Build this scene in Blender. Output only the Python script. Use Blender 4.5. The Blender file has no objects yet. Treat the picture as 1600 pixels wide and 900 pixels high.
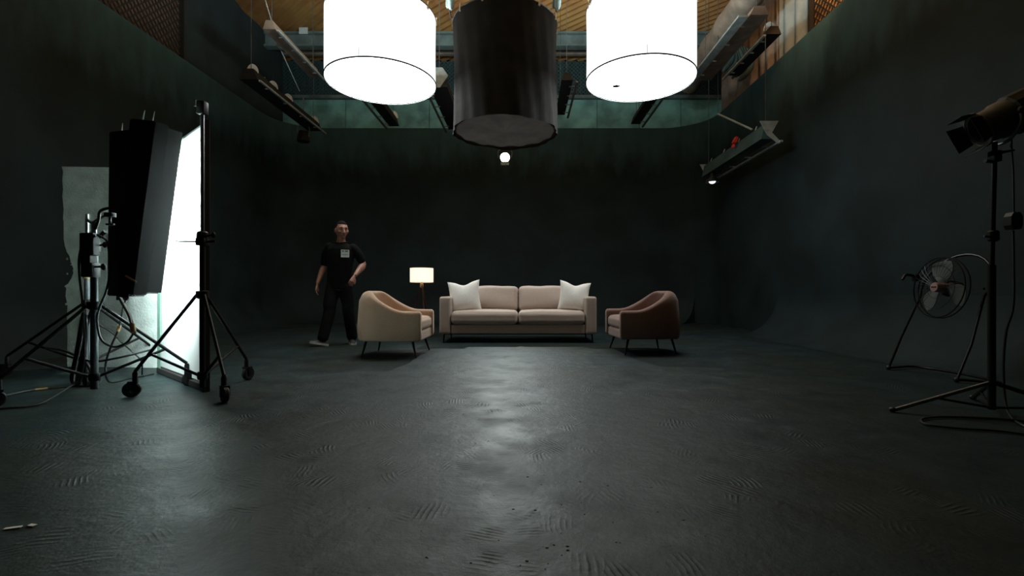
import bpy, bmesh, math, random
from mathutils import Vector, Matrix
random.seed(7)
R = math.radians
SC = bpy.context.scene
COL = SC.collection

# ------------------------------------------------------------------ camera, world, exposure
cd = bpy.data.cameras.new('camera'); cam = bpy.data.objects.new('camera', cd); COL.objects.link(cam)
cam.location = (0, 0, 0.78); cam.rotation_euler = (R(90), 0, 0)
cd.sensor_width = 36; cd.lens = 36*750/1600; cd.shift_x = -17/1600; cd.shift_y = 7/1600
cd.clip_start = .05; cd.clip_end = 100
SC.camera = cam
w = bpy.data.worlds.new('world'); SC.world = w; w.use_nodes = True
w.node_tree.nodes['Background'].inputs[0].default_value = (.45, .75, .75, 1)
w.node_tree.nodes['Background'].inputs[1].default_value = 0.004
SC.view_settings.view_transform = 'Standard'; SC.view_settings.look = 'None'
SC.view_settings.gamma = 1; SC.view_settings.exposure = 0.0
try: SC.view_settings.use_curve_mapping = False
except Exception: pass
E_DRUM = 12.0        # radiance of the bottoms of the two glowing fabric drums
E_SIDE = 1.1        # radiance of their sides
UP_W = 250.0         # assumed lamp inside each glowing drum that shines up out of the open top
E_TUBE = 185.0       # tubes of the two light banks
E_SHADE = 1.05
BACK_W = 690.0     # film lamp near the back wall, aimed at the floor before the sofa

def P(px, py, Y):
    return Vector(((px-817)*Y/750, Y, .78+(457-py)*Y/750))
def F(px, py):
    Y = 585/(py-457); return Vector(((px-817)*Y/750, Y, 0))

# ------------------------------------------------------------------ materials
def mat(name, col, rough=.6, metal=0, noise=0, nscale=8, bump=0, bscale=60, emit=None, es=0, spec=.5, col2=None, sheen=0, coat=0):
    m = bpy.data.materials.new(name); m.use_nodes = True
    nt = m.node_tree; b = nt.nodes['Principled BSDF']
    b.inputs['Base Color'].default_value = (*col, 1); b.inputs['Roughness'].default_value = rough
    b.inputs['Metallic'].default_value = metal; b.inputs['Specular IOR Level'].default_value = spec
    if sheen: b.inputs['Sheen Weight'].default_value = sheen
    if coat: b.inputs['Coat Weight'].default_value = coat
    tc = nt.nodes.new('ShaderNodeTexCoord')
    if noise or col2:
        n = nt.nodes.new('ShaderNodeTexNoise'); n.inputs['Scale'].default_value = nscale; n.inputs['Detail'].default_value = 5
        nt.links.new(tc.outputs['Object'], n.inputs['Vector'])
        cr = nt.nodes.new('ShaderNodeValToRGB')
        c2 = col2 or tuple(c*(1-noise) for c in col); c1 = col if col2 else tuple(min(1, c*(1+noise)) for c in col)
        cr.color_ramp.elements[0].position = .35; cr.color_ramp.elements[1].position = .65
        cr.color_ramp.elements[0].color = (*c2, 1); cr.color_ramp.elements[1].color = (*c1, 1)
        nt.links.new(n.outputs['Fac'], cr.inputs['Fac']); nt.links.new(cr.outputs['Color'], b.inputs['Base Color'])
    if bump:
        n2 = nt.nodes.new('ShaderNodeTexNoise'); n2.inputs['Scale'].default_value = bscale; n2.inputs['Detail'].default_value = 4
        nt.links.new(tc.outputs['Object'], n2.inputs['Vector'])
        bp = nt.nodes.new('ShaderNodeBump'); bp.inputs['Strength'].default_value = bump; bp.inputs['Distance'].default_value = .01
        nt.links.new(n2.outputs['Fac'], bp.inputs['Height']); nt.links.new(bp.outputs['Normal'], b.inputs['Normal'])
    if emit:
        b.inputs['Emission Color'].default_value = (*emit, 1); b.inputs['Emission Strength'].default_value = es
    return m

M = {}
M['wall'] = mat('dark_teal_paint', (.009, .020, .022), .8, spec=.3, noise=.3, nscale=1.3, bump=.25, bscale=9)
def scuff_glow_wall():
    # dark paint, scuffed at the top edge, with the glow of light painted in
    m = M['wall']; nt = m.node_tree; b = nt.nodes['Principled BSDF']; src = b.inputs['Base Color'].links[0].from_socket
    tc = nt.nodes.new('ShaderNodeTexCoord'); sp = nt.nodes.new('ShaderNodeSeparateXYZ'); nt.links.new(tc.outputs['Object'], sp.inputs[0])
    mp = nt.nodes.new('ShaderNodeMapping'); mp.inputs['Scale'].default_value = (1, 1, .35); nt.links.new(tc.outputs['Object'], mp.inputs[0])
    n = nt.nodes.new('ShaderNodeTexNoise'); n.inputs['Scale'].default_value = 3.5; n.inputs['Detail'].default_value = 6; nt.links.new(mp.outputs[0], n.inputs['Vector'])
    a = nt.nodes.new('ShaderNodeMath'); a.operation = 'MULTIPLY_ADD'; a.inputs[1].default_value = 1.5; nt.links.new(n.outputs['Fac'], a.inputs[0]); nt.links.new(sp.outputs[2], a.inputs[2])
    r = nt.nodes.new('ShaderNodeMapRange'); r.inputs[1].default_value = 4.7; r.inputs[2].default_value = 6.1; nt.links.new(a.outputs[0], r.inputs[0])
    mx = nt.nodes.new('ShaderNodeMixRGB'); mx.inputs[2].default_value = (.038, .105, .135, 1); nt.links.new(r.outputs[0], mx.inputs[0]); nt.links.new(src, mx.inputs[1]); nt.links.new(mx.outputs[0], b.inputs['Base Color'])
scuff_glow_wall()
M['teal'] = mat('teal_boards', (.22, .46, .41), .6, noise=.35, nscale=2.2, bump=.2)
M['teal_dark'] = mat('dark_teal_sheet', (.045, .085, .085), .7, noise=.4, nscale=1.5)
M['ceil'] = mat('rusty_sheet', (.48, .25, .075), .7, col2=(.30, .115, .035), nscale=.9, bump=.2)
M['beam'] = mat('teal_steel', (.16, .2, .19), .5, noise=.3, nscale=3)
M['board_o'] = mat('orange_board', (.62, .27, .07), .7, noise=.3, nscale=2)
M['mesh'] = mat('mesh_metal', (.02, .017, .014), .6)
M['mesh_t'] = mat('mesh_teal', (.05, .085, .085), .6)
M['curtain'] = mat('grey_curtain', (.32, .36, .35), .85, noise=.2, nscale=3, bump=.3, bscale=12)
M['drape'] = mat('dark_drape', (.014, .024, .025), .9, noise=.2, nscale=2)
M['board_b'] = mat('dim_brown_board', (.085, .055, .04), .8, noise=.4, nscale=1.2)
M['brown'] = mat('brown_cloth', (.24, .18, .14), .85, noise=.25, nscale=4, bump=.3, bscale=15)
M['black'] = mat('black_metal', (.008, .008, .008), .45, spec=.25, bump=.05)
M['blackm'] = mat('black_matt', (.010, .010, .010), .7)
M['rubber'] = mat('black_rubber', (.012, .012, .012), .55)
M['chrome'] = mat('scratched_chrome', (.5, .5, .5), .28, 1, noise=.2, nscale=12)
M['steel'] = mat('worn_steel', (.12, .14, .15), .4, .5, noise=.3, nscale=9)
M['grey'] = mat('grey_bracket', (.33, .38, .37), .55, noise=.2, nscale=8)
M['greyd'] = mat('grey_rail', (.16, .155, .14), .5, noise=.2, nscale=8)
M['white'] = mat('white_plastic', (.75, .77, .75), .5)
M['red'] = mat('red_tag', (.7, .05, .03), .5)
M['wood'] = mat('peg_wood', (.62, .5, .36), .6)
M['cloth_b'] = mat('black_skirt', (.020, .019, .018), .9, noise=.2, nscale=5, spec=.2)
M['cloth_in'] = mat('grey_diffusion', (.34, .34, .36), .85, noise=.2, nscale=2.5)
M['thread'] = mat('dark_rim', (.03, .03, .03), .6)
M['sofa'] = mat('greige_fabric', (.50, .40, .34), .9, noise=.07, nscale=90, bump=.25, bscale=350, sheen=.25)
M['chair_l'] = mat('beige_fabric', (.56, .385, .275), .9, noise=.07, nscale=90, bump=.25, bscale=350, sheen=.25)
M['chair_r'] = mat('rose_fabric', (.22, .125, .10), .9, noise=.07, nscale=90, bump=.25, bscale=350, sheen=.2)
M['pillow'] = mat('cream_weave', (.88, .85, .80), .9, noise=.1, nscale=120, bump=.4, bscale=260, sheen=.2)
M['leg'] = mat('dark_leg', (.018, .018, .018), .35, .6)
M['walnut'] = mat('dark_walnut', (.05, .02, .012), .45, noise=.3, nscale=20)
M['foam'] = mat('chipped_polystyrene', (.80, .88, .84), .8, noise=.12, nscale=7, bump=.6, bscale=45)
M['tape'] = mat('pale_green_tape', (.22, .42, .33), .6, noise=.1, nscale=6)
M['skin'] = mat('skin', (.33, .155, .105), .55, noise=.12, nscale=20, bump=.05)
M['shirt'] = mat('black_polo', (.003, .003, .0033), .9, spec=.12, bump=.2, bscale=60)
M['pants'] = mat('black_trousers', (.006, .0068, .0065), .9, spec=.12, bump=.2, bscale=60)
M['hair'] = mat('dark_hair', (.008, .005, .004), .9, spec=.1, bump=.5, bscale=200)
M['shoe'] = mat('dark_shoe', (.03, .032, .033), .6)
M['sole'] = mat('pale_sole', (.42, .43, .43), .6)
M['badge'] = mat('badge_card', (.62, .68, .66), .5)
M['ink'] = mat('badge_print', (.12, .15, .15), .6)
M['lip'] = mat('lip', (.2, .07, .05), .5)
M['eye'] = mat('eye', (.25, .22, .2), .3)
M['housing'] = mat('lamp_housing', (.06, .07, .07), .5, 0, noise=.2, nscale=12)
M['hubpink'] = mat('fan_badge', (.32, .20, .19), .5)
M['blade'] = mat('smoke_blade', (.10, .115, .115), .35)
M['ochre'] = mat('ochre_tape', (.45, .27, .10), .6)
M['pit'] = mat('floor_chip', (.006, .007, .007), .9)
M['bulb_glint'] = mat('glass_glint', (.75, .8, .8), .15, emit=(.85, 1, 1), es=1.2)  # unlit lamp: emission stands in for the reflection on its glass
M['cable'] = mat('steel_wire', (.10, .11, .11), .5, .5)

def emis(name, col, s, base=(.8, .8, .8)):
    return mat(name, base, .8, emit=col, es=s)
M['drum'] = emis('glowing_fabric', (.94, 1, .985), E_DRUM)
M['drum_side'] = emis('glowing_side_fabric', (.93, 1, 1), E_SIDE)
M['tube'] = emis('fluorescent_tube', (.82, 1, .975), E_TUBE)
M['lampglow'] = emis('bright_bulb', (.97, 1, 1), 40)
# lampshade: warm glow with softer rims from a real falloff bulb is cheaper as an even fabric glow
M['shade'] = emis('lampshade_linen', (1, .80, .64), E_SHADE, (.8, .7, .6))
# diffusion cloth: half diffuse, half translucent
dm = bpy.data.materials.new('diffusion_cloth'); dm.use_nodes = True
nt = dm.node_tree; nt.nodes.clear()
o_ = nt.nodes.new('ShaderNodeOutputMaterial'); mx = nt.nodes.new('ShaderNodeMixShader'); mx.inputs[0].default_value = .38
d_ = nt.nodes.new('ShaderNodeBsdfDiffuse'); t_ = nt.nodes.new('ShaderNodeBsdfTranslucent')
d_.inputs[0].default_value = (.9, .93, .92, 1); t_.inputs[0].default_value = (.9, .93, .92, 1)
nt.links.new(d_.outputs[0], mx.inputs[1]); nt.links.new(t_.outputs[0], mx.inputs[2]); nt.links.new(mx.outputs[0], o_.inputs[0])
M['diff'] = dm

# floor: dark painted concrete with trowel marks
fm = bpy.data.materials.new('painted_concrete'); fm.use_nodes = True
nt = fm.node_tree; N = nt.nodes; L = nt.links; b = N['Principled BSDF']
def nd(t, **k):
    n = N.new(t)
    for a, v in k.items(): n.inputs[a.replace('_', ' ')].default_value = v
    return n
def math_(op, a, b_=None, c=None):
    n = N.new('ShaderNodeMath'); n.operation = op
    for i, v in enumerate((a, b_, c)):
        if v is None: continue
        if isinstance(v, (int, float)): n.inputs[i].default_value = v
        else: L.new(v, n.inputs[i])
    return n.outputs[0]
tc = N.new('ShaderNodeTexCoord')
big = nd('ShaderNodeTexNoise', Scale=.55, Detail=4.0); L.new(tc.outputs['Object'], big.inputs['Vector'])
mid = nd('ShaderNodeTexNoise', Scale=3.2, Detail=7.0, Roughness=.65); L.new(tc.outputs['Object'], mid.inputs['Vector'])
fine = nd('ShaderNodeTexNoise', Scale=28.0, Detail=6.0, Roughness=.6); L.new(tc.outputs['Object'], fine.inputs['Vector'])
cr = N.new('ShaderNodeValToRGB'); cr.color_ramp.elements[0].position = .32; cr.color_ramp.elements[1].position = .7
cr.color_ramp.elements[0].color = (.009, .018, .019, 1); cr.color_ramp.elements[1].color = (.021, .037, .039, 1)
mixn = math_('ADD', math_('MULTIPLY', big.outputs['Fac'], .5), math_('MULTIPLY', mid.outputs['Fac'], .5))
L.new(mixn, cr.inputs['Fac'])
br = N.new('ShaderNodeMixRGB'); br.inputs[2].default_value = (.017, .021, .017, 1); L.new(cr.outputs[0], br.inputs[1])
bn = nd('ShaderNodeTexNoise', Scale=.8, Detail=3.0); bn.noise_dimensions = '4D'; bn.inputs['W'].default_value = 4; L.new(tc.outputs['Object'], bn.inputs['Vector'])
mr = N.new('ShaderNodeMapRange'); mr.inputs[1].default_value = .48; mr.inputs[2].default_value = .68; L.new(bn.outputs['Fac'], mr.inputs[0])
L.new(mr.outputs[0], br.inputs[0])
L.new(br.outputs[0], b.inputs['Base Color'])
# trowel arcs: each voronoi patch gets its own stroke direction
vo = N.new('ShaderNodeTexVoronoi'); vo.inputs['Scale'].default_value = 7.5
wj = nd('ShaderNodeTexNoise', Scale=1.8, Detail=3.0); L.new(tc.outputs['Object'], wj.inputs['Vector'])
vm = N.new('ShaderNodeVectorMath'); vm.operation = 'MULTIPLY_ADD'; vm.inputs[1].default_value = (.16, .16, .16)
L.new(wj.outputs['Color'], vm.inputs[0]); L.new(tc.outputs['Object'], vm.inputs[2]); L.new(vm.outputs[0], vo.inputs['Vector'])
sx = N.new('ShaderNodeSeparateXYZ'); L.new(vm.outputs[0], sx.inputs[0])
sc_ = N.new('ShaderNodeSeparateColor'); L.new(vo.outputs['Color'], sc_.inputs[0])
ang = math_('MULTIPLY', sc_.outputs[0], 6.283)
u = math_('ADD', math_('MULTIPLY', sx.outputs[0], math_('COSINE', ang)), math_('MULTIPLY', sx.outputs[1], math_('SINE', ang)))
st = math_('POWER', math_('ABSOLUTE', math_('SINE', math_('MULTIPLY', u, 150.0))), 4.0)
brk = N.new('ShaderNodeMapRange'); brk.inputs[1].default_value = .42; brk.inputs[2].default_value = .60; L.new(mid.outputs['Fac'], brk.inputs[0])
sel = math_('GREATER_THAN', sc_.outputs[1], .2)
edge = N.new('ShaderNodeMapRange'); edge.inputs[1].default_value = .62; edge.inputs[2].default_value = .25; L.new(vo.outputs['Distance'], edge.inputs[0])
st = math_('MULTIPLY', math_('MULTIPLY', st, brk.outputs[0]), math_('MULTIPLY', sel, edge.outputs[0]))
cl = N.new('ShaderNodeMapRange'); cl.inputs[1].default_value = .40; cl.inputs[2].default_value = .55
cn = nd('ShaderNodeTexNoise', Scale=1.15, Detail=2.0); L.new(tc.outputs['Object'], cn.inputs['Vector']); L.new(cn.outputs['Fac'], cl.inputs[0]); st = math_('MULTIPLY', st, cl.outputs[0])
hgt = math_('ADD', math_('ADD', math_('MULTIPLY', fine.outputs['Fac'], .28), math_('MULTIPLY', mid.outputs['Fac'], 1.2)), math_('MULTIPLY', st, .42))
bp = N.new('ShaderNodeBump'); bp.inputs['Strength'].default_value = .62; bp.inputs['Distance'].default_value = .012
L.new(hgt, bp.inputs['Height']); L.new(bp.outputs[0], b.inputs['Normal'])
rr = N.new('ShaderNodeMapRange'); rr.inputs[1].default_value = .35; rr.inputs[2].default_value = .7; rr.inputs[3].default_value = .43; rr.inputs[4].default_value = .60
L.new(mid.outputs['Fac'], rr.inputs[0]); L.new(rr.outputs[0], b.inputs['Roughness'])
b.inputs['Specular IOR Level'].default_value = .20
M['floor'] = fm

# ------------------------------------------------------------------ mesh helpers
def link(name, bm, m, parent=None, smooth=True, auto=35):
    me = bpy.data.meshes.new(name); bmesh.ops.recalc_face_normals(bm, faces=bm.faces[:]) if bm.faces else None
    if smooth:
        for f in bm.faces: f.smooth = True
        for e in bm.edges:
            if len(e.link_faces) == 2 and e.calc_face_angle(0) > R(auto): e.smooth = False
    bm.to_mesh(me); bm.free()
    me.materials.append(M[m] if isinstance(m, str) else m)
    o = bpy.data.objects.new(name, me); COL.objects.link(o)
    if parent: o.parent = parent
    return o
def BM(): return bmesh.new()
def box(bm, c, s, rot=None, bev=0, mtx=None):
    r = bmesh.ops.create_cube(bm, size=1); vs = r['verts']
    mm = Matrix.Translation(Vector(c)) @ (rot.to_4x4() if rot else Matrix()) @ Matrix.Diagonal((*s, 1))
    if mtx: mm = mtx @ mm
    bmesh.ops.transform(bm, matrix=mm, verts=vs)
    if bev:
        es = list({e for v in vs for e in v.link_edges})
        bmesh.ops.bevel(bm, geom=es, offset=bev, segments=2, affect='EDGES', profile=.5)
def rz(a): return Matrix.Rotation(a, 3, 'Z')
def sweep(bm, pts, rad, n=8, close=False, caps=True):
    """round tube through points; rad is a number or one per point"""
    pts = [Vector(p) for p in pts]; k = len(pts)
    rads = rad if isinstance(rad, (list, tuple)) else [rad]*k
    rings = []; prev = None
    for i, p in enumerate(pts):
        if close: t = (pts[(i+1) % k]-pts[i-1])
        else: t = pts[min(i+1, k-1)]-pts[max(i-1, 0)]
        t.normalize()
        if prev is None:
            a = Vector((0, 0, 1)) if abs(t.z) < .9 else Vector((1, 0, 0)); x = a.cross(t).normalized()
        else: x = (prev-t*prev.dot(t)).normalized()
        prev = x; y = t.cross(x)
        rings.append([bm.verts.new(p+(x*math.cos(2*math.pi*j/n)+y*math.sin(2*math.pi*j/n))*rads[i]) for j in range(n)])
    for i in range(k if close else k-1):
        a, c = rings[i], rings[(i+1) % k]
        for j in range(n): bm.faces.new((a[j], a[(j+1) % n], c[(j+1) % n], c[j]))
    if caps and not close:
        bm.faces.new(rings[0][::-1]); bm.faces.new(rings[-1])
def spline(pts, n=8, close=False):
    pts = [Vector(p) for p in pts]; k = len(pts); out = []
    rng = range(k if close else k-1)
    for i in rng:
        p0 = pts[(i-1) % k] if close or i > 0 else pts[0]*2-pts[1]
        p1 = pts[i]; p2 = pts[(i+1) % k]
        p3 = pts[(i+2) % k] if close or i+2 < k else p2*2-p1
        for j in range(n):
            t = j/n
            out.append(.5*((2*p1)+(p2-p0)*t+(2*p0-5*p1+4*p2-p3)*t*t+(3*p1-p0-3*p2+p3)*t**3))
    if not close: out.append(pts[-1])
    return out
def ring(bm, c, r, rad, n=48, m=6, rot=None):
    pts = [Vector((r*math.cos(2*math.pi*i/n), r*math.sin(2*math.pi*i/n), 0)) for i in range(n)]
    if rot: pts = [rot @ p for p in pts]
    sweep(bm, [Vector(c)+p for p in pts], rad, m, close=True)
def ball(bm, c, s, u=16, v=10, rot=None):
    r = bmesh.ops.create_uvsphere(bm, u_segments=u, v_segments=v, radius=1)
    s = s if isinstance(s, (tuple, list)) else (s, s, s)
    bmesh.ops.transform(bm, matrix=Matrix.Translation(Vector(c)) @ (rot.to_4x4() if rot else Matrix()) @ Matrix.Diagonal((*s, 1)), verts=r['verts'])
    return r['verts']
def lathe(bm, prof, n=24, mtx=None):
    rings = []
    for r, z in prof:
        vs = []
        for j in range(n):
            p = Vector((r*math.cos(2*math.pi*j/n), r*math.sin(2*math.pi*j/n), z))
            vs.append(bm.verts.new(mtx @ p if mtx else p))
        rings.append(vs)
    for a, c in zip(rings, rings[1:]):
        for j in range(n): bm.faces.new((a[j], a[(j+1) % n], c[(j+1) % n], c[j]))
    if prof[0][0] > 1e-5: bm.faces.new(rings[0][::-1])
    if prof[-1][0] > 1e-5: bm.faces.new(rings[-1])
def prism(bm, poly, depth, mtx=None):
    """2-D outline (x, z) given thickness along y"""
    a = [Vector((x, -depth/2, z)) for x, z in poly]; c = [Vector((x, depth/2, z)) for x, z in poly]
    if mtx: a = [mtx @ p for p in a]; c = [mtx @ p for p in c]
    A = [bm.verts.new(p) for p in a]; C_ = [bm.verts.new(p) for p in c]; k = len(A)
    bm.faces.new(A); bm.faces.new(C_[::-1])
    for i in range(k): bm.faces.new((A[i], C_[i], C_[(i+1) % k], A[(i+1) % k]))
def loft(bm, secs, n=16):
    """secs: (centre, rx, ry, tilt matrix or None)"""
    rings = []
    for s in secs:
        c, rx, ry = Vector(s[0]), s[1], s[2]; rot = s[3] if len(s) > 3 else None
        vs = []
        for j in range(n):
            p = Vector((rx*math.cos(2*math.pi*j/n), ry*math.sin(2*math.pi*j/n), 0))
            if rot: p = rot @ p
            vs.append(bm.verts.new(c+p))
        rings.append(vs)
    for a, c in zip(rings, rings[1:]):
        for j in range(n): bm.faces.new((a[j], a[(j+1) % n], c[(j+1) % n], c[j]))
    bm.faces.new(rings[0][::-1]); bm.faces.new(rings[-1])
def soft(bm, c, s, r, puff=0, n=8, mtx=None, wob=0):
    """rounded cushion block, s full size"""
    h = [v/2 for v in s]; base = BM()
    def ax(hh):
        e = [-hh+r*(1-math.cos(math.pi/2*i/4)) if 0 else -hh+r*(i/4)**1.0 for i in range(5)]
        k = [-(hh-r)+2*(hh-r)*i/n for i in range(1, n)]
        return e+k+[-v for v in e[::-1]]
    A = [ax(v) for v in h]; vmap = {}
    def vert(i, j, k):
        key = (i, j, k)
        if key not in vmap:
            p = Vector((A[0][i], A[1][j], A[2][k]))
            inner = Vector([max(-(h[q]-r), min(h[q]-r, p[q])) for q in range(3)])
            d = p-inner; q_ = inner+d.normalized()*r if d.length > 1e-9 else p
            u_, v_ = p.x/h[0], p.y/h[1]
            f = (1-u_*u_)*(1-v_*v_) if abs(u_) < 1 and abs(v_) < 1 else 0
            q_.z += puff*max(0, f)**.6*(1 if p.z > 0 else -.3)
            if wob:
                from mathutils import noise as nz
                q_ += wob*nz.noise_vector(q_*5+Vector(c)*3)
            q_ += Vector(c)
            if mtx: q_ = mtx @ q_
            vmap[key] = bm.verts.new(q_)
        return vmap[key]
    nx, ny, nz_ = len(A[0])-1, len(A[1])-1, len(A[2])-1
    def face(a, b_, c_, d_):
        vs = [vert(*q) for q in (a, b_, c_, d_)]
        if len(set(vs)) == 4: bm.faces.new(vs)
    for i in range(nx):
        for j in range(ny):
            face((i, j, 0), (i, j+1, 0), (i+1, j+1, 0), (i+1, j, 0)); face((i, j, nz_), (i+1, j, nz_), (i+1, j+1, nz_), (i, j+1, nz_))
    for i in range(nx):
        for k in range(nz_):
            face((i, 0, k), (i+1, 0, k), (i+1, 0, k+1), (i, 0, k+1)); face((i, ny, k), (i, ny, k+1), (i+1, ny, k+1), (i+1, ny, k))
    for j in range(ny):
        for k in range(nz_):
            face((0, j, k), (0, j, k+1), (0, j+1, k+1), (0, j+1, k)); face((nx, j, k), (nx, j+1, k), (nx, j+1, k+1), (nx, j, k+1))
    base.free()
def empty(name, loc=(0, 0, 0), a=0):
    o = bpy.data.objects.new(name, None); COL.objects.link(o); o.location = loc; o.rotation_euler = (0, 0, a); o.empty_display_size = .1
    return o
def tag(o, label, cat, group=None, kind=None):
    o['label'] = label; o['category'] = cat
    if group: o['group'] = group
    if kind: o['kind'] = kind
    return o
def thing(name, label, cat, loc=(0, 0, 0), a=0, group=None): return tag(empty(name, loc, a), label, cat, group)
def struct(name, bm, m, parent=None, **k):
    o = link(name, bm, m, parent, **k); o['kind'] = 'structure'; return o
def quad(bm, *p): bm.faces.new([bm.verts.new(Vector(q)) for q in p])
def remeshed(name, bm, m, parent, voxel, smooth_it=4):
    o = link('tmp', bm, m); md = o.modifiers.new('r', 'REMESH'); md.mode = 'VOXEL'; md.voxel_size = voxel; md.use_smooth_shade = True
    s = o.modifiers.new('s', 'SMOOTH'); s.iterations = smooth_it; s.factor = .5
    dg = bpy.context.evaluated_depsgraph_get(); dg.update()
    me = bpy.data.meshes.new_from_object(o.evaluated_get(dg)); me.name = name
    bpy.data.objects.remove(o, do_unlink=True)
    for p in me.polygons: p.use_smooth = True
    q = bpy.data.objects.new(name, me); COL.objects.link(q); q.parent = parent
    return q

# ------------------------------------------------------------------ structure
XL, XR, YB, YF, ZT = -6.3, 4.75, 12.7, -3.2, 5.14       # painted cyclorama walls and their top
BL_, BR_, BB = -7.6, 6.1, 14.0                            # outer shell of the building
ZC = 7.5
bm = BM(); box(bm, ((BL_+BR_)/2, (YF+BB)/2, -.1), (BR_-BL_+.4, BB-YF+.4, .2)); struct('floor', bm, 'floor', smooth=False)
# cyclorama: plan path with rounded rear corners, one sheet per side
def arc(cx, cy, r, a0, a1, n=10): return [(cx+r*math.cos(R(a0+(a1-a0)*i/n)), cy+r*math.sin(R(a0+(a1-a0)*i/n))) for i in range(n+1)]
RC, T, RV = 1.1, .12, .75
def cyc_side(name, path, outs, cove=True, cove_mask=None):
    """vertical sheet that runs into the floor through a quarter-round cove; outs = outward unit vector per point"""
    prof = []
    if cove:
        for i in range(9):
            a = math.pi/2*i/8; prof.append((-RV*(1-math.sin(a)), RV*(1-math.cos(a))))
    else: prof.append((0, 0.0))
    prof += [(0, 2.4), (0, 3.8), (0, ZT-.04), (.04, ZT), (T, ZT), (T, 0)]
    bm = BM(); rows = []
    for (x, y), (ox, oy) in zip(path, outs):
        rows.append([bm.verts.new((x+ox*d, y+oy*d, z+.001)) for d, z in prof])
    for a, c in zip(rows, rows[1:]):
        for i in range(len(prof)-1): bm.faces.new((a[i], a[i+1], c[i+1], c[i]))
    bm.faces.new(rows[0]); bm.faces.new(rows[-1][::-1])
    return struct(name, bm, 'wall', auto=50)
ys = [YF+(YB-RC-YF)*i/8 for i in range(9)]
cyc_side('wall_left', [(XL, y) for y in ys]+[(XL+RC-RC*math.cos(R(45*i/6)), YB-RC+RC*math.sin(R(45*i/6))) for i in range(1, 7)],
         [(-1, 0)]*9+[(-math.cos(R(45*i/6)), math.sin(R(45*i/6))) for i in range(1, 7)])
la = [R(45+45*i/6) for i in range(7)]
pb = [(XL+RC-RC*math.cos(a), YB-RC+RC*math.sin(a)) for a in la]; ob = [(-math.cos(a), math.sin(a)) for a in la]
pb += [(XL+RC+(XR-XL-2*RC)*i/6, YB) for i in range(1, 6)]; ob += [(0, 1)]*5
ra = [R(90-45*i/6) for i in range(7)]
pb += [(XR-RC+RC*math.cos(a), YB-RC+RC*math.sin(a)) for a in ra]; ob += [(math.cos(a), math.sin(a)) for a in ra]
cyc_side('wall_back', pb, ob)
ra2 = [R(45-45*i/6) for i in range(6)]
cyc_side('wall_right', [(XR-RC+RC*math.cos(a), YB-RC+RC*math.sin(a)) for a in ra2]+[(XR, YB-RC), (XR, YF)],
         [(math.cos(a), math.sin(a)) for a in ra2]+[(1, 0), (1, 0)], cove=False)
# separate cove of the right wall that stops short of the corner
bm = BM(); rows = []
prof = [(RV*math.sin(math.pi/2*i/10), RV*(1-math.cos(math.pi/2*i/10))) for i in range(11)]
for y in (YF, 8.95):
    rows.append([bm.verts.new((XR-RV+x-.002, y, z+.002)) for x, z in prof]+[bm.verts.new((XR-.002, y, .002))])
for i in range(len(rows[0])): bm.faces.new((rows[0][i], rows[0][(i+1) % 12], rows[1][(i+1) % 12], rows[1][i]))
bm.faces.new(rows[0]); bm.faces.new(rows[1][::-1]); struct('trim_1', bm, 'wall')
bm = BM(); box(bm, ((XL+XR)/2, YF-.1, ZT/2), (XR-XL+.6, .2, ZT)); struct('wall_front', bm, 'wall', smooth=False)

# building shell above the cyclorama
bm = BM(); box(bm, (BL_-.1, (YF+BB)/2, ZC/2), (.2, BB-YF, ZC)); struct('wall_outer_left', bm, 'teal_dark', smooth=False)
bm = BM(); box(bm, (BR_+.1, (YF+BB)/2, ZC/2), (.2, BB-YF, ZC)); struct('wall_outer_right', bm, 'brown', smooth=False)
wb = BM(); box(wb, ((BL_+BR_)/2, BB+.1, ZC/2), (BR_-BL_+.4, .2, ZC)); wbo = struct('wall_outer_back', wb, 'teal_dark', smooth=False)
# wide smooth boards of the rear band, each its own piece
xs = BL_
i = 0
while xs < BR_-.1:
    wd = 1.22; bm = BM(); box(bm, (xs+wd/2, BB-.03-.008*(i % 2), 5.5), (wd-.015, .035, 1.9), rot=Matrix.Rotation(R(-2), 3, 'X'), bev=.004)
    link('panel', bm, 'teal', wbo, smooth=False); xs += wd; i += 1
# corrugated sheet and wire mesh above it
bm = BM(); k = 380; va = []
for i in range(k+1):
    x = BL_+(BR_-BL_)*i/k; y = BB-.05+.022*math.cos(i*math.pi/2.5)
    va.append((bm.verts.new((x, y, 6.42)), bm.verts.new((x, y, ZC))))
for a, c in zip(va, va[1:]): bm.faces.new((a[0], c[0], c[1], a[1]))
o = link('corrugated_sheet', bm, 'teal_dark', wbo); o['kind'] = 'stuff'
def lattice(bm, w_, h_, pitch, thick, at):
    """diamond mesh of flat strips in a w x h rectangle; at(u, v, d) gives the point"""
    n = int((w_+h_)/pitch)
    for s in (1, -1):
        for i in range(1, n+1):
            c = i*pitch
            if s == 1: u0, v0, u1, v1 = max(0, c-h_), min(c, h_), min(c, w_), max(0, c-w_)
            else: u0, v0, u1, v1 = max(0, c-h_), h_-min(c, h_), min(c, w_), h_-max(0, c-w_)
            if math.hypot(u1-u0, v1-v0) < pitch*.5: continue
            du, dv = (u1-u0), (v1-v0); l = math.hypot(du, dv); nu, nv = -dv/l*thick/2, du/l*thick/2
            for d in ((0, 1) if s == 1 else (0, 1)):
                dd = d*thick*.6+(thick*.3 if s < 0 else 0)
                quad(bm, at(u0+nu, v0+nv, dd), at(u1+nu, v1+nv, dd), at(u1-nu, v1-nv, dd), at(u0-nu, v0-nv, dd))
bm = BM(); lattice(bm, BR_-BL_, 1.0, .11, .03, lambda u, v, d: (BL_+u, BB-.14-d, 6.45+v))
o = link('wire_mesh', bm, 'mesh_t', wbo, smooth=False); o['kind'] = 'stuff'
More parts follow.
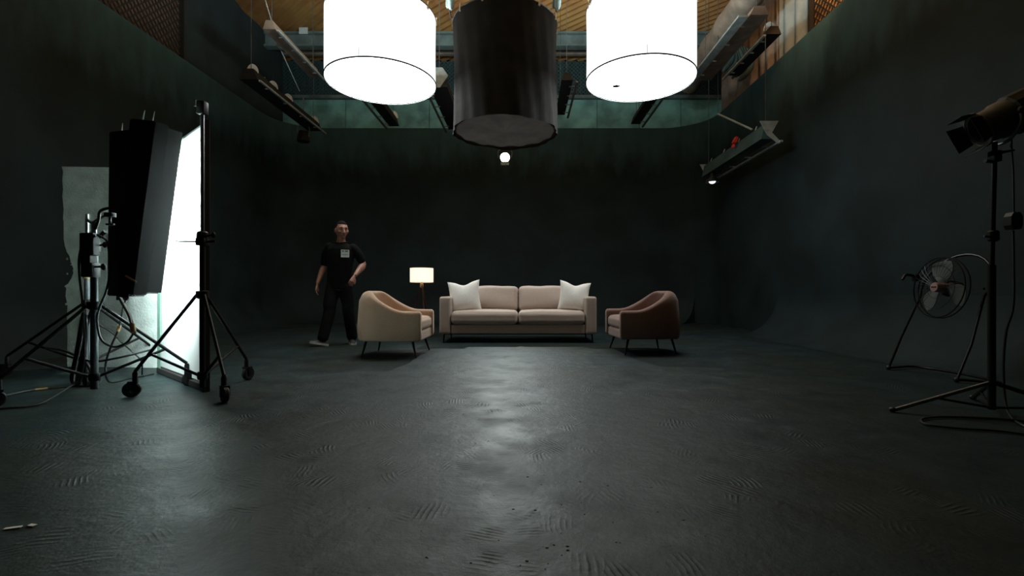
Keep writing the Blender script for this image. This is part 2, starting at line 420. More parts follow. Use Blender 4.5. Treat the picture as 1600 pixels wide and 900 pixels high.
# ledge and steel beam
bm = BM(); box(bm, ((BL_+BR_)/2, BB-.1, 6.43), (BR_-BL_, .16, .09), bev=.01); struct('trim_2', bm, 'beam', smooth=False)
bm = BM()
for dz, dy, hh in ((0, .22, .05), (-.16, .03, .3), (-.32, .22, .05)): box(bm, ((BL_+BR_)/2, 12.35, 7.42+dz), (BR_-BL_, dy, hh if dy < .1 else .05))
struct('trim_3', bm, 'beam', smooth=False)
# diagonal corrugated ceiling
bm = BM(); dvec = Vector((-.75, .66, 0)).normalized(); nv = Vector((dvec.y, -dvec.x, 0)); cen = Vector(((BL_+BR_)/2, 8, 0)); half = 12; k = 640; va = []
for i in range(k+1):
    t = -half+2*half*i/k; z = ZC+.04+.035*math.cos(i*math.pi/2.5)
    va.append([bm.verts.new(cen+nv*t+dvec*s+Vector((0, 0, z))) for s in (-14, 14)])
for a, c in zip(va, va[1:]): bm.faces.new((a[0], c[0], c[1], a[1]))
for co, no in (((BL_, 0, 0), (-1, 0, 0)), ((BR_, 0, 0), (1, 0, 0)), ((0, YF, 0), (0, -1, 0)), ((0, BB, 0), (0, 1, 0))):
    bmesh.ops.bisect_plane(bm, geom=bm.verts[:]+bm.edges[:]+bm.faces[:], plane_co=co, plane_no=no, clear_outer=True)
struct('ceiling', bm, 'ceil', auto=80)
# cross joists on the ceiling
for j, yy in enumerate((10.3, 13.2)):
    bm = BM(); box(bm, ((BL_+BR_)/2, yy, 7.38), (BR_-BL_, .1, .16)); struct('trim_%d' % (4+j), bm, 'beam' if j == 0 else 'brown', smooth=False)

# mesh screens and curtains over the side walls
def screen(name, label, x, y0, y1, z0, z1, backm, meshm, pitch=.13):
    t = thing(name, label, 'screen', (x, (y0+y1)/2, z0))
    bm = BM(); box(bm, (0, 0, (z1-z0)/2), (.03, y1-y0, z1-z0)); link('backing_board', bm, backm, t, smooth=False)
    s = -1 if x > 0 else 1
    bm = BM(); lattice(bm, y1-y0, z1-z0, pitch, pitch*.17, lambda u, v, d: (s*(.03+d*.4), u-(y1-y0)/2, v))
    o = link('wire_mesh', bm, meshm, t, smooth=False); o['kind'] = 'stuff'
    bm = BM()
    for yy in (-(y1-y0)/2, (y1-y0)/2): box(bm, (s*.06, yy, (z1-z0)/2), (.1, .04, z1-z0))
    box(bm, (s*.06, 0, z1-z0-.02), (.1, y1-y0, .04)); box(bm, (s*.06, 0, .02), (.1, y1-y0, .04)); link('frame', bm, 'mesh', t, smooth=False)
    return t
screen('mesh_screen', 'orange board behind black diamond mesh above the right wall', 4.96, 5.2, 8.15, 5.15, 7.45, 'board_o', 'mesh')
screen('mesh_screen', 'dim brown mesh screen standing above the left wall', -6.52, 5.5, 9.1, 5.15, 7.45, 'board_b', 'mesh')
def curtain(label, x0, y0, x1, y1, z0, z1, m, amp=.05, waves=9):
    bm = BM(); n = waves*8; va = []
    d = Vector((x1-x0, y1-y0, 0)); nn = Vector((-d.y, d.x, 0)).normalized()
    for i in range(n+1):
        u_ = i/n; p = Vector((x0, y0, 0))+d*u_+nn*amp*math.sin(u_*waves*2*math.pi)*(1+.4*math.sin(u_*17))
        va.append([bm.verts.new(p+nn*q+Vector((0, 0, z))) for q, z in ((0, z0), (0, (z0+z1)/2), (0, z1), (.012, z1), (.012, z0))])
    for a, c in zip(va, va[1:]):
        for j in range(5): bm.faces.new((a[j], a[(j+1) % 5], c[(j+1) % 5], c[j]))
    return tag(link('hanging_cloth', bm, m), label, 'curtain')
curtain('pale grey sheet hanging beside the orange mesh screen', 4.98, 8.2, 4.98, 9.3, 5.16, 7.45, 'curtain', .03, 3)
curtain('brown cloth hanging behind the right overhead troughs', 5.1, 9.35, 5.1, 12.3, 5.16, 7.45, 'brown', .08, 8)
curtain('black drape hanging above the left wall', -6.6, 9.15, -6.6, 13.2, 5.16, 7.45, 'drape', .025, 4)

# fabric duct above the right wall
bm = BM(); sweep(bm, spline([(4.15, 12.0, 6.0), (4.12, 10.8, 6.08), (4.1, 9.6, 6.1), (4.05, 7.6, 6.15)], 6), [.26+.015*math.sin(i*1.7) for i in range(19)], 18)
tag(link('fabric_duct', bm, 'brown'), 'brown fabric wrapped duct running under the ceiling at right', 'duct')
# bundle of folded dark cloth wedged between the right troughs
bm = BM()
for i in range(7):
    p = P(1140+i*5, 72+i*2, 10.2); sweep(bm, spline([p+Vector((0, .1, .15)), p+Vector((.06, -.02, -.25-.05*(i % 3))), p+Vector((-.15, 0, -.55-.06*(i % 2)))], 5), [.05]*10+[.02], 8)
tag(link('folded_drape', bm, 'teal_dark'), 'bundle of folded dark cloth between the right troughs', 'cloth')

# ------------------------------------------------------------------ overhead light troughs
def wire(bm, a, b_, r=.006): sweep(bm, [a, b_], r, 6)
def trough(label, x, y0, y1, z, caps=(), roll=0, m='blackm', railm='greyd', group=None, side=1, W=.22, cables=True, Hh=.14, fins=3, brackets=False, rw=.045, plate=False):
    t = thing('overhead_trough', label, 'light fixture', (x, (y0+y1)/2, z), 0, group)
    L2 = (y1-y0)/2; rot = Matrix.Rotation(roll, 4, 'Y')
    bm = BM(); prism(bm, [(-W/2, 0), (W/2, 0), (W/2*.55, Hh), (-W/2*.55, Hh)], 2*L2, rot); link('housing', bm, m, t, smooth=False)
    bm = BM(); box(bm, (side*(W/2+.05+rw/2), 0, -.05), (rw, 2*L2+.1, .035), bev=.006)
    for i in range(4):
        box(bm, (side*(W/2+.02), -L2+2*L2*(i+.5)/4, -.03), (.14, .02, .02))
    link('rail', bm, railm, t, smooth=False)
    if brackets:
        for s in (-1, 1):
            bm = BM(); prism(bm, [(-.16, .3), (.16, .3), (.05, .1), (side*(W/2+.09), -.07), (side*(W/2+.04), -.09), (-.03, .06)], .02, Matrix.Translation((0, s*(L2+.02), 0)))
            link('end_bracket', bm, 'grey', t, smooth=False)
    if plate:
        bm = BM(); prism(bm, [(-W/2-.02, -.02), (W/2*.2, -.02), (W/2+.02, Hh*.6), (W/2*.5, Hh+.02), (-W/2-.02, Hh+.02)], .02, Matrix.Translation((0, -L2-.02, 0))); link('end_plate', bm, 'grey', t, smooth=False)
    for f in range(fins):
        bm = BM(); box(bm, (-side*.02, -L2+2*L2*(f+.6)/fins, Hh+.04), (.012, .03, .12), rot=Matrix.Rotation(R(20), 3, 'Y')); link('clip', bm, 'grey', t, smooth=False)
    for c in caps:
        bm = BM(); n = 12; poly = [(.11*math.cos(math.pi*i/n), .17*math.sin(math.pi*i/n)) for i in range(n+1)]
        prism(bm, poly, .03, Matrix.Translation((0, -L2+2*L2*c, Hh*.9))); link('end_reflector', bm, 'white', t)
    if cables:
        for s in (-1, 1): bm = BM(); wire(bm, (0, s*(L2-.1), Hh), (0, s*(L2-.1), ZC-z-.05)); link('hanging_wire', bm, 'cable', t)
    return t
trough('long black trough above the left wall with pale half-round reflectors', -5.15, 9.0, 11.9, 4.78, caps=(.05, .3, .52, .98), m='blackm', railm='grey', W=.34, Hh=.2)
trough('grey tipped trough hung higher, inward of the left trough', -4.55, 8.6, 10.5, 5.5, m='brown', railm='grey', caps=(), fins=0, Hh=.16)
trough('black trough showing below the left glowing drum', -3.15, 9.8, 11.75, 4.85, caps=(.97,), side=-1, W=.24, Hh=.2)
trough('black trough with pale bracket just left of the black drum', -1.62, 9.2, 11.6, 4.72, side=-1, W=.34, Hh=.34, plate=True)
trough('black trough partly hidden right of the black drum', .85, 9.2, 11.0, 4.85, side=1)
trough('black trough showing below the right glowing drum', 2.72, 9.6, 11.6, 4.85, side=1, W=.22, Hh=.16)
trough('large pale grey trough above the right wall, inner one', 3.75, 7.6, 9.95, 5.18, m='brown', railm='grey', side=-1, W=.3, fins=1, rw=.16)
trough('dark trough with pale lip nearest the brown cloth at right', 4.35, 8.3, 9.9, 5.25, m='mesh', railm='grey', side=-1, W=.24, caps=(.1,), fins=1, rw=.05)
# fixture hanging low by the right wall
t = trough('low-hung black trough with red tag by the right wall', 4.22, 8.25, 11.0, 3.42, W=.24, Hh=.26, side=1, fins=4, railm='grey', rw=.06, brackets=True, m='teal_dark')
bm = BM(); box(bm, (-.12, -.35, .30), (.05, .10, .12), rot=Matrix.Rotation(R(25), 3, 'Y')); box(bm, (-.17, -.38, .18), (.03, .07, .06)); link('tag', bm, 'red', t, smooth=False)
bm = BM(); sweep(bm, [(-.05, -.9, .32), P(1122, 178, 9.6)-Vector((4.22, 9.625, 3.42))], .018, 6); link('brace', bm, 'grey', t)
bm = BM(); wire(bm, P(1122, 178, 9.6), (3.9, 9.6, ZC)); tag(link('hanging_wire', bm, 'cable'), 'thin wire holding the brace above the low-hung right trough', 'wire')
# small glass lamp under its far end
t = thing('hanging_lamp', 'small bare lamp under the low-hung right trough', 'lamp', P(1113, 283, 10.6))
bm = BM(); ball(bm, (0, 0, 0), (.075, .075, .06)); link('bulb', bm, 'bulb_glint', t)
bm = BM(); lathe(bm, [(.02, .2), (.05, .17), (.06, .07), (.12, .045), (.15, -.03), (.14, -.03), (.10, .05), (.0, .06)], 20); link('lamp_holder', bm, 'blackm', t)
# black lamp head under the left trough
t = thing('hanging_lamp', 'small unlit black lamp head under the left trough', 'lamp', P(474, 214, 11.6))
bm = BM(); lathe(bm, [(.02, .16), (.1, .13), (.15, -.1), (.13, -.12), (.0, -.02)], 20); link('lamp_holder', bm, 'blackm', t)
bm = BM(); sweep(bm, spline([(-.13, 0, 0), (-.14, 0, .22), (0, 0, .32), (.14, 0, .22), (.13, 0, 0)], 5), .015, 6); sweep(bm, [(0, 0, .32), (0, 0, .95)], .012, 6); link('yoke', bm, 'greyd', t)
# slanting drop wires at the left and a beam tag
bm = BM(); wire(bm, P(436, 72, 9.4), P(468, 150, 9.9)+Vector((0, 0, .1)), .01); ball(bm, P(437, 70, 9.4), .07); wire(bm, P(436, 72, 9.4), Vector((-5.2, 9.0, ZC)), .01)
tag(link('hanging_wire', bm, 'grey'), 'slanting wire with pale knob above the left trough', 'wire')
bm = BM(); box(bm, P(474, 48, 12.2), (.22, .02, .16)); tag(link('beam_tag', bm, 'white', smooth=False), 'small pale notice fixed to the steel beam at left', 'sign')
bm = BM(); lathe(bm, [(.1, .1), (.22, -.1), (.24, -.3), (.05, -.55)], 16, Matrix.Translation((-5.25, 9.6, 7.2)))
tag(link('lamp_housing', bm, 'beam'), 'greenish bell-shaped lamp housing under ceiling at upper left', 'lamp')

# assumed warm lamp, out of view, added to light the orange screen
def assumed_warm_lamp(label, loc, pw, size=.12):
    t = thing('assumed_warm_lamp', label, 'lamp', loc)
    bm = BM(); lathe(bm, [(.02, .16), (.10, .12), (.15, 0), (.14, 0), (.09, .1), (0, .12)], 18); link('reflector', bm, 'black', t)
    bm = BM(); ball(bm, (0, 0, .04), .04); link('bulb', bm, emis('assumed_filament', (1, .62, .3), 20), t)
    bm = BM(); wire(bm, (0, 0, .15), (0, 0, ZC-loc[2]-.01), .01); link('stem', bm, 'black', t)
    l_ = bpy.data.lights.new('assumed_warm_light', 'SPOT'); l_.spot_size = R(75); l_.spot_blend = .6; l_.energy = pw; l_.color = (1, .6, .3); l_.shadow_soft_size = .1
    o = bpy.data.objects.new('assumed_warm_light', l_); COL.objects.link(o); o.location = Vector(loc)-Vector((0, 0, .08)); o.rotation_euler = (Vector((4.96, 7.7, 6.0))-o.location).to_track_quat('-Z', 'Y').to_euler()
assumed_warm_lamp('assumed warm lamp, out of view under the ceiling, added to light the orange screen', (4.0, 6.6, 6.9), 170)

# ------------------------------------------------------------------ drum lights
def drum(label, cx, cy, zb, h, r, lit, tilt=0):
    t = thing('drum_lantern', label, 'lamp', (cx, cy, zb))
    n = 96; bm = BM(); rows = []
    hs = 10
    for k in range(hs+1):
        z = h*k/hs; row = []
        for j in range(n):
            a = 2*math.pi*j/n
            if lit: rr_ = r*(1+.008*math.sin(a*5+cx)*math.sin(math.pi*k/hs))
            else: rr_ = r*(1+.018*math.sin(a*9+math.sin(z*3+cx)*1.5)*(1-.7*k/hs)+.012*math.sin(a*23+z*4)*(1-.5*k/hs))-.02*math.sin(math.pi*k/hs)
            zz = z+(.010*math.sin(a*3+1)+.008*math.sin(a*7) if (not lit and k == 0) else 0)
            row.append(bm.verts.new((rr_*math.cos(a), rr_*math.sin(a), zz)))
        rows.append(row)
    for a, c in zip(rows, rows[1:]):
        for j in range(n): bm.faces.new((a[j], a[(j+1) % n], c[(j+1) % n], c[j]))
    link('side_fabric', bm, 'drum_side' if lit else 'cloth_b', t, auto=80)
    bm = BM(); zb2 = .015 if lit else .035
    cv = bm.verts.new((0, 0, zb2-.02)); pr = None; rws = []
    for q in (.35, .7, .99 if lit else .955):
        rws.append([bm.verts.new((r*q*math.cos(2*math.pi*j/n), r*q*math.sin(2*math.pi*j/n), zb2-.02*(1-q*q)+(.0 if lit else .008*math.sin(j*.9)))) for j in range(n)])
    for j in range(n): bm.faces.new((cv, rws[0][j], rws[0][(j+1) % n]))
    for a, c in zip(rws, rws[1:]):
        for j in range(n): bm.faces.new((a[j], a[(j+1) % n], c[(j+1) % n], c[j]))
    link('bottom_fabric', bm, 'drum' if lit else 'cloth_in', t)
    bm = BM(); ring(bm, (0, 0, .012 if lit else .035), r*(1.004 if lit else .95), .010 if lit else .014, n=96, m=5); link('bottom_ring', bm, 'thread', t)
    bm = BM(); ring(bm, (0, 0, h), r*.995, .012, n=72, m=6)
    for a in (20, 80, 140): 
        c_, s_ = math.cos(R(a)), math.sin(R(a)); sweep(bm, [(r*c_, r*s_, h), (-r*c_, -r*s_, h)], .01, 6)
    link('top_frame', bm, 'steel', t)
    for j in range(12):
        a = 2*math.pi*(j+.3)/12; bm = BM()
        box(bm, ((r+.008)*math.cos(a), (r+.008)*math.sin(a), h+.005), (.016, .028, .11), rot=rz(a) @ Matrix.Rotation(R(random.uniform(-14, 14)), 3, 'X'))
        link('clothes_peg', bm, 'wood', t, smooth=False)
    bm = BM(); rr_ = r*.55
    for a in (10, 130, 250): wire(bm, (rr_*math.cos(R(a)), rr_*math.sin(R(a)), h), (0, 0, h+1.1), .006)
    wire(bm, (0, 0, h+1.1), (0, 0, ZC-zb-.02), .009); link('suspension_wire', bm, 'cable', t)
    if lit:
        l_ = bpy.data.lights.new('assumed_uplight', 'AREA'); l_.shape = 'DISK'; l_.size = .8; l_.energy = UP_W; l_.color = (.78, 1, 1)  # assumed lamp hidden in the drum, lights ceiling and wall tops
        lo = bpy.data.objects.new('assumed_uplight', l_); COL.objects.link(lo); lo.location = (cx, cy, zb+h-.03); lo.rotation_euler = (math.pi, 0, 0)
    return t
YD = 7.1
dl = drum('left glowing white fabric drum hanging over the room', -2.09, YD, 3.87, .98, .79, True)
dr = drum('right glowing white fabric drum hanging over the room', 1.735, YD, 3.91, 1.05, .79, True)
dc = drum('unlit drum with black fabric skirt hanging in the middle', -.265, 7.2, 3.16, 1.60, .778, False)
# specks of dirt and dead insects lying in the right drum, seams
bm = BM()
for x, y, s in ((-.25, .12, .03), (-.3, -.12, .009), (-.36, -.22, .006), (-.16, -.2, .008), (-.05, -.1, .006), (.02, -.12, .005), (.1, .28, .009), (-.1, .05, .005)):
    ball(bm, (x*1.3, y*1.3, -.012), (s*2.2, s*1.6, .004), 8, 5)
link('dirt_specks', bm, 'thread', dr)['kind'] = 'stuff'
bm = BM(); ball(bm, (-.13, .3, -.012), (.018, .01, .004), 8, 5); link('dirt_specks', bm, 'thread', dl)
for d_, an in ((dl, -95), (dr, -97)):
    bm = BM(); a = R(an); sweep(bm, [(.797*math.cos(a), .797*math.sin(a), .01), (.797*math.cos(a), .797*math.sin(a), .13)], .0026, 5); link('seam', bm, 'steel', d_)
# film lamp near the back wall; from the photograph its lens shows just under the black drum
bl = P(789, 246, 11.4); tgt = Vector((-.12, 5.3, 0)); t = thing('film_lamp', 'small bright film lamp near back wall, seen just under the black drum', 'lamp', bl)
ax = (tgt-bl).normalized(); qm = ax.to_track_quat('Z', 'Y').to_matrix().to_4x4()
bm = BM(); lathe(bm, [(.0, -.24), (.10, -.24), (.125, -.2), (.125, .0), (.115, .0), (.108, -.05), (0, -.06)], 24, qm); link('housing', bm, 'blackm', t)
bm = BM(); lathe(bm, [(0, .022), (.06, .016), (.108, .0), (.108, -.01), (0, -.01)], 24, qm); link('lens', bm, 'lampglow', t)
bm = BM(); box(bm, (0, -.04, -.15), (.19, .02, .085), bev=.01); link('lower_flap', bm, 'grey', t, smooth=False)
bm = BM(); sweep(bm, spline([(-.15, .02, 0), (-.16, .04, .16), (0, .05, .24), (.16, .04, .16), (.15, .02, 0)], 5), .012, 6); sweep(bm, [(0, .05, .24), (0, .05, ZC-bl.z+.03)], .018, 8); link('yoke', bm, 'greyd', t)
sb = bpy.data.lights.new('back_beam', 'SPOT'); sb.energy = BACK_W; sb.color = (.90, 1, .98); sb.spot_size = R(41); sb.spot_blend = 1.0; sb.shadow_soft_size = .07
ob = bpy.data.objects.new('back_beam', sb); COL.objects.link(ob); ob.location = bl+ax*.14; ob.rotation_euler = ax.to_track_quat('-Z', 'Y').to_euler()
# chain hoists above the middle drum
def hoist(label, px):
    p = P(px, 12, 7.3); t = thing('chain_hoist', label, 'hoist', (p.x, 7.3, p.z))
    bm = BM(); box(bm, (0, 0, .08), (.10, .07, .16), bev=.015); lathe(bm, [(.02, -.05), (.05, 0), (.055, .14), (.02, .18)], 12, Matrix.Translation((.03, -.03, 0))); link('hoist_body', bm, 'beam', t)
    bm = BM(); sweep(bm, spline([(0, 0, 0), (.01, 0, -.08), (.04*(1 if px < 789 else -1), 0, -.2), (.06*(1 if px < 789 else -1), 0, -.24)], 4), .012, 6); link('hook_strap', bm, 'rubber', t)
    bm = BM(); wire(bm, (0, 0, .15), (0, 0, ZC-p.z-.01), .012); wire(bm, (-.05, 0, .15), (-.05, 0, ZC-p.z-.01), .007); link('chain', bm, 'cable', t)
hoist('dark hoist at the upper left rim of the black drum', 702)
hoist('dark hoist at the upper right rim of the black drum', 868)
bm = BM(); q = P(789, 5, 6.9); sweep(bm, spline([q+Vector((-.38, 0, .12)), q+Vector((-.2, 0, -.0)), q+Vector((-.03, 0, .0)), q+Vector((0, 0, .3))], 6), .006, 6)
sweep(bm, spline([q+Vector((.38, .2, .12)), q+Vector((.2, .2, .0)), q+Vector((.03, .1, .0)), q+Vector((0, 0, .3))], 6), .006, 6)
sweep(bm, [q+Vector((0, 0, .28)), (q.x, q.y, ZC)], .008, 6)
o = link('power_cord', bm, 'curtain', dc); o.location = -dc.location; o['kind'] = 'stuff'
bm = BM(); q = P(922, 0, 6.6); sweep(bm, spline([q+Vector((.02, 0, 1.5)), q+Vector((.02, 0, .1)), q+Vector((-.03, 0, -.08))], 6), .006, 6)
o = link('power_cord', bm, 'white', dr); o.location = -dr.location

# ------------------------------------------------------------------ sofa
S = thing('sofa', 'three-seat greige fabric sofa in the middle of the room', 'sofa', (-.075, 7.40, 0))   # front plane at y = 0 local
W2 = 1.215
for s in (-1, 1):
    bm = BM(); soft(bm, (s*(W2-.085), .46, .425), (.17, .92, .58), .035, 0, 6); link('armrest', bm, 'sofa', S)
bm = BM(); soft(bm, (0, .48, .21), (2*W2-.34, .88, .145), .02, 0, 6); link('base', bm, 'sofa', S)
bm = BM(); soft(bm, (0, .86, .46), (2*W2-.34, .16, .56), .05, 0, 6); link('back_frame', bm, 'sofa', S)
cw = (2*W2-.34)/2
for s in (-1, 1):
    bm = BM(); soft(bm, (s*cw/2, .37, .385), (cw-.008, .76, .195), .062, .03, 9, wob=.006); link('seat_cushion', bm, 'sofa', S)
    bm = BM(); soft(bm, (0, 0, 0), (cw-.006, .42, .20), .075, .055, 9, Matrix.Translation((s*cw/2, .70, .675)) @ Matrix.Rotation(R(80), 4, 'X'), wob=.015); link('back_cushion', bm, 'sofa', S)
for sx_ in (-1, 1):
    for yy in (.05, .84):
        bm = BM(); sweep(bm, [(sx_*(W2-.07), yy, .16), (sx_*(W2-.06), yy-.005, 0)], [.016, .010], 10); link('leg', bm, 'leg', S)
bm = BM(); box(bm, (0, .06, .134), (2*W2-.16, .02, .015)); link('front_rail', bm, 'leg', S, smooth=False)
def pillow(label, loc, rx, ry_, rzz, sz=.47, m='pillow'):
    bm = BM(); n = 22; g = {}
    for side in (1, -1):
        for i in range(n+1):
            for j in range(n+1):
                u_, v_ = -1+2*i/n, -1+2*j/n
                if side == -1 and (i in (0, n) or j in (0, n)): g[(side, i, j)] = g[(1, i, j)]; continue
                pin = 1-.10*(1-v_*v_)*abs(u_)**2; pin2 = 1-.10*(1-u_*u_)*abs(v_)**2
                d = .105*((1-abs(u_)**2.6)*(1-abs(v_)**2.6))**.62*side
                if j > n/2: d *= 1-.35*math.exp(-(u_/.25)**2)*(v_)
                vz = v_*pin2-.20*math.exp(-(u_/.42)**2)*max(0, v_)
                g[(side, i, j)] = bm.verts.new((u_*pin*sz/2, d, vz*sz/2))
    for side in (1, -1):
        for i in range(n):
            for j in range(n):
                q = [g[(side, i, j)], g[(side, i+1, j)], g[(side, i+1, j+1)], g[(side, i, j+1)]]
                if side == 1: q = q[::-1]
                bm.faces.new(q)
    o = link('throw_pillow', bm, m, auto=120); o.location = loc; o.rotation_euler = (rx, ry_, rzz); return tag(o, label, 'pillow')
pillow('cream throw pillow leaning on the left end of the sofa', P(726, 463, 7.74), R(-14), R(-5), R(5), .52)
pillow('cream throw pillow leaning on the right end of the sofa', P(897, 463, 7.74), R(-14), R(6), R(-5), .50)

# ------------------------------------------------------------------ tub armchairs (front = +x)
def armchair(label, loc, a, m):
    t = thing('tub_armchair', label, 'armchair', loc, a)
    Wd, D0, D1 = .43, -.42, .40; rc = .33; th = .085
    path = []
    path.append((D1, -Wd))
    k = 8
    for i in range(1, k): path.append((D1+(D0+rc-D1)*i/k, -Wd))
    for i in range(13): aa = R(-90-90*i/12); path.append((D0+rc+rc*math.cos(aa), -(Wd-rc)+rc*math.sin(aa)))
    for i in range(1, 4): path.append((D0, -(Wd-rc)+2*(Wd-rc)*i/4))
    path += [(x, -y) for x, y in path[:21][::-1]]
    # arclength
    n = len(path); bm = BM(); rings = []
    for i, (x, y) in enumerate(path):
        p = Vector((x, y, 0)); q0 = Vector((*path[max(i-1, 0)], 0)); q1 = Vector((*path[min(i+1, n-1)], 0))
        tg = (q1-q0).normalized(); inn = Vector((-tg.y, tg.x, 0))
        if inn.dot(Vector((.05, 0, 0))-p) < 0: inn = -inn
        s_ = max(0, min(1, (x-D0)/(D1-D0)))        # 0 at back, 1 at front
        e = min(1, max(0, (s_-.06)/.72)); sm = e*e*(3-2*e)
        zt = .80*(1-sm)+.565*sm-.012*s_
        z0 = .20
        thk = th+.03*(1-sm)
        lean_in = -.02*(1-sm)
        # rounded slab section; outer side bulges slightly
        sec = []
        rr_ = thk*.48
        for (d, z) in ((.012, z0), (.0, z0+.02), (-.006, z0+.15), (-.006, zt-.12)): sec.append((d, z))
        for q in range(9): an = math.pi-math.pi*q/8; sec.append((thk/2+math.cos(an)*thk/2+.0, zt-rr_+math.sin(an)*rr_))
        for (d, z) in ((thk+.004, zt-.15), (thk+.006, z0+.15), (thk, z0+.01), (thk-.012, z0)): sec.append((d, z))
        rings.append([bm.verts.new(p+inn*(d+.075*(max(0, z-.52)/.28)**2*(1-sm))+Vector((0, 0, z))) for d, z in sec])
    for a_, c in zip(rings, rings[1:]):
        for j in range(len(a_)): bm.faces.new((a_[j], a_[(j+1) % len(a_)], c[(j+1) % len(a_)], c[j]))
    # softened arm fronts
    for rg, s_ in ((rings[0], 1), (rings[-1], 1)):
        cen = sum((v.co for v in rg), Vector())/len(rg)
        sm_ = [bm.verts.new(cen+(v.co-cen)*Vector((1, 1, 1)).x*.86+Vector((.018, 0, 0))) for v in rg]
        for j in range(len(rg)): bm.faces.new((rg[j], rg[(j+1) % len(rg)], sm_[(j+1) % len(rg)], sm_[j]))
        bm.faces.new(sm_)
    link('shell', bm, m, t, auto=60)
    bm = BM(); soft(bm, (.03, 0, .255), (.74, .70, .125), .025, 0, 6); link('seat_base', bm, m, t)
    bm = BM(); soft(bm, (.06, 0, .392), (.70, .685, .15), .055, .03, 8, wob=.004); link('seat_cushion', bm, m, t)
    for (x, y, x2, y2) in ((.30, -.34, .36, -.40), (.30, .34, .36, .40), (-.26, -.30, -.31, -.34), (-.26, .30, -.31, .34)):
        bm = BM(); sweep(bm, [(x, y, .21), (x2, y2, 0)], [.017, .009], 10); link('leg', bm, 'leg', t)
    return t
armchair('beige tub armchair at left, seat turned towards the sofa centre', (-1.625, 6.09, 0), R(0), 'chair_l')
armchair('brownish rose tub armchair at right, seat turned left', (1.60, 6.35, 0), R(183), 'chair_r')

# ------------------------------------------------------------------ floor lamp behind left chair
t = thing('floor_lamp', 'tripod floor lamp with lit drum shade behind left armchair', 'lamp', (-1.76, 8.35, 0))
bm = BM(); lathe(bm, [(.195, .955), (.2, .955), (.2, 1.205), (.195, 1.205)], 40); link('lamp_shade', bm, 'shade', t)
for z in (.956, 1.204): bm = BM(); ring(bm, (0, 0, z), .2, .003); link('shade_trim', bm, 'ochre', t)
bm = BM(); lathe(bm, [(.02, .86), (.03, .88), (.03, .93), (.014, .95), (.014, 1.0)], 14); link('stem', bm, 'ochre', t)
for a in (-60, 60, 180):
    bm = BM(); c_, s_ = math.cos(R(a)), math.sin(R(a)); sweep(bm, [(.02*c_, .02*s_, .91), (.23*c_, .23*s_, 0.0)], [.012, .014], 8); link('leg', bm, 'walnut', t)
bm = BM(); ball(bm, (0, 0, 1.07), .035); link('bulb', bm, emis('warm_bulb', (1, .75, .5), 12), t)

# ------------------------------------------------------------------ person
t = thing('person', 'man in black polo with pale badge walking behind left armchair', 'person', (-2.73, 7.15, 0))
def limb(bm, pts, rads, n=14):
    pp = spline(pts, 5); k = len(pts)
    rr_ = []
    for i in range(len(pp)):
        f = i/5; a = min(int(f), k-2); u_ = f-a; rr_.append(rads[a]*(1-u_)+rads[a+1]*u_)
    sweep(bm, pp, rr_, n); ball(bm, pp[0], rads[0], 12, 8); ball(bm, pp[-1], rads[-1], 12, 8)
Rsh, Rel, Rwr = Vector((-.185, .01, 1.47)), Vector((-.245, .05, 1.185)), Vector((-.30, -.06, .925))
Lsh, Lel, Lwr = Vector((.225, .01, 1.455)), Vector((.335, .05, 1.20)), Vector((.285, -.15, 1.03))
hipR, kneR, ankR = Vector((-.095, 0, .93)), Vector((-.12, -.07, .51)), Vector((-.185, -.16, .10))
hipL, kneL, ankL = Vector((.085, .0, .93)), Vector((.11, .05, .51)), Vector((.125, .16, .09))
bm = BM()
# trunk and neck
loft(bm, [((0, 0, .88), .13, .09), ((0, 0, .96), .16, .105), ((0, 0, 1.08), .15, .10), ((.01, 0, 1.22), .165, .105), ((.015, 0, 1.38), .18, .11), ((.018, .01, 1.46), .12, .075), ((.02, .01, 1.51), .08, .065), ((.022, 0, 1.56), .058, .058), ((.026, 0, 1.62), .056, .058)])
limb(bm, [Rsh+Vector((.02, 0, -.02)), Rel, Rwr], [.045, .043, .029]); limb(bm, [Lsh+Vector((-.02, 0, -.02)), Lel, Lwr], [.045, .043, .029])
limb(bm, [Rel+(Rwr-Rel)*.05, Rel+(Rwr-Rel)*.35, Rwr], [.043, .046, .029]); limb(bm, [Lel, Lel+(Lwr-Lel)*.35, Lwr], [.043, .046, .029])
limb(bm, [hipR, kneR, ankR], [.085, .06, .04]); limb(bm, [hipL, kneL, ankL], [.085, .06, .04])
# head, facing f
f = Vector((.62, -.78, -.05)).normalized(); up = Vector((.02, -.02, 1)); sd_ = up.cross(f).normalized(); up = f.cross(sd_).normalized()
H = Vector((.03, 0, 1.705)); hm = Matrix((sd_, f, up)).transposed()          # columns: side, forward, up
HS = 1.12
def hp(s_, ff, u_): return H+hm @ Vector((s_, ff, u_))*HS
vs = ball(bm, (0, 0, 0), (1, 1, 1), 40, 28)
for v in vs:
    x, y, z = v.co
    sx1 = .078*(1-.12*max(0, -z)); zz = .125*z
    wdt = 1-.30*max(0, -z-.1)**1.3
    yy = .098*y; xx = sx1*x*wdt
    if y > 0: yy *= 1-.04*abs(z)
    if y > .2 and z < -.35: yy += .012*(min(1, (-z-.35)*3))*(y)        # jaw and chin
    if y > .6: yy -= .010*math.exp(-((z-.05)/.16)**2)*math.exp(-((abs(x)-.36)/.18)**2)   # eye sockets
    if y > .6: yy += .006*math.exp(-((z-.27)/.1)**2)                       # brow
    v.co = H+hm @ Vector((xx, yy, zz))*HS
nose = BM(); nose.free()
sweep(bm, [hp(0, .088, .022), hp(0, .102, -.012), hp(0, .112, -.034), hp(0, .096, -.044)], [.009, .012, .016, .012], 10)
ball(bm, hp(.012, .096, -.04), .011, 8, 6); ball(bm, hp(-.012, .096, -.04), .011, 8, 6)
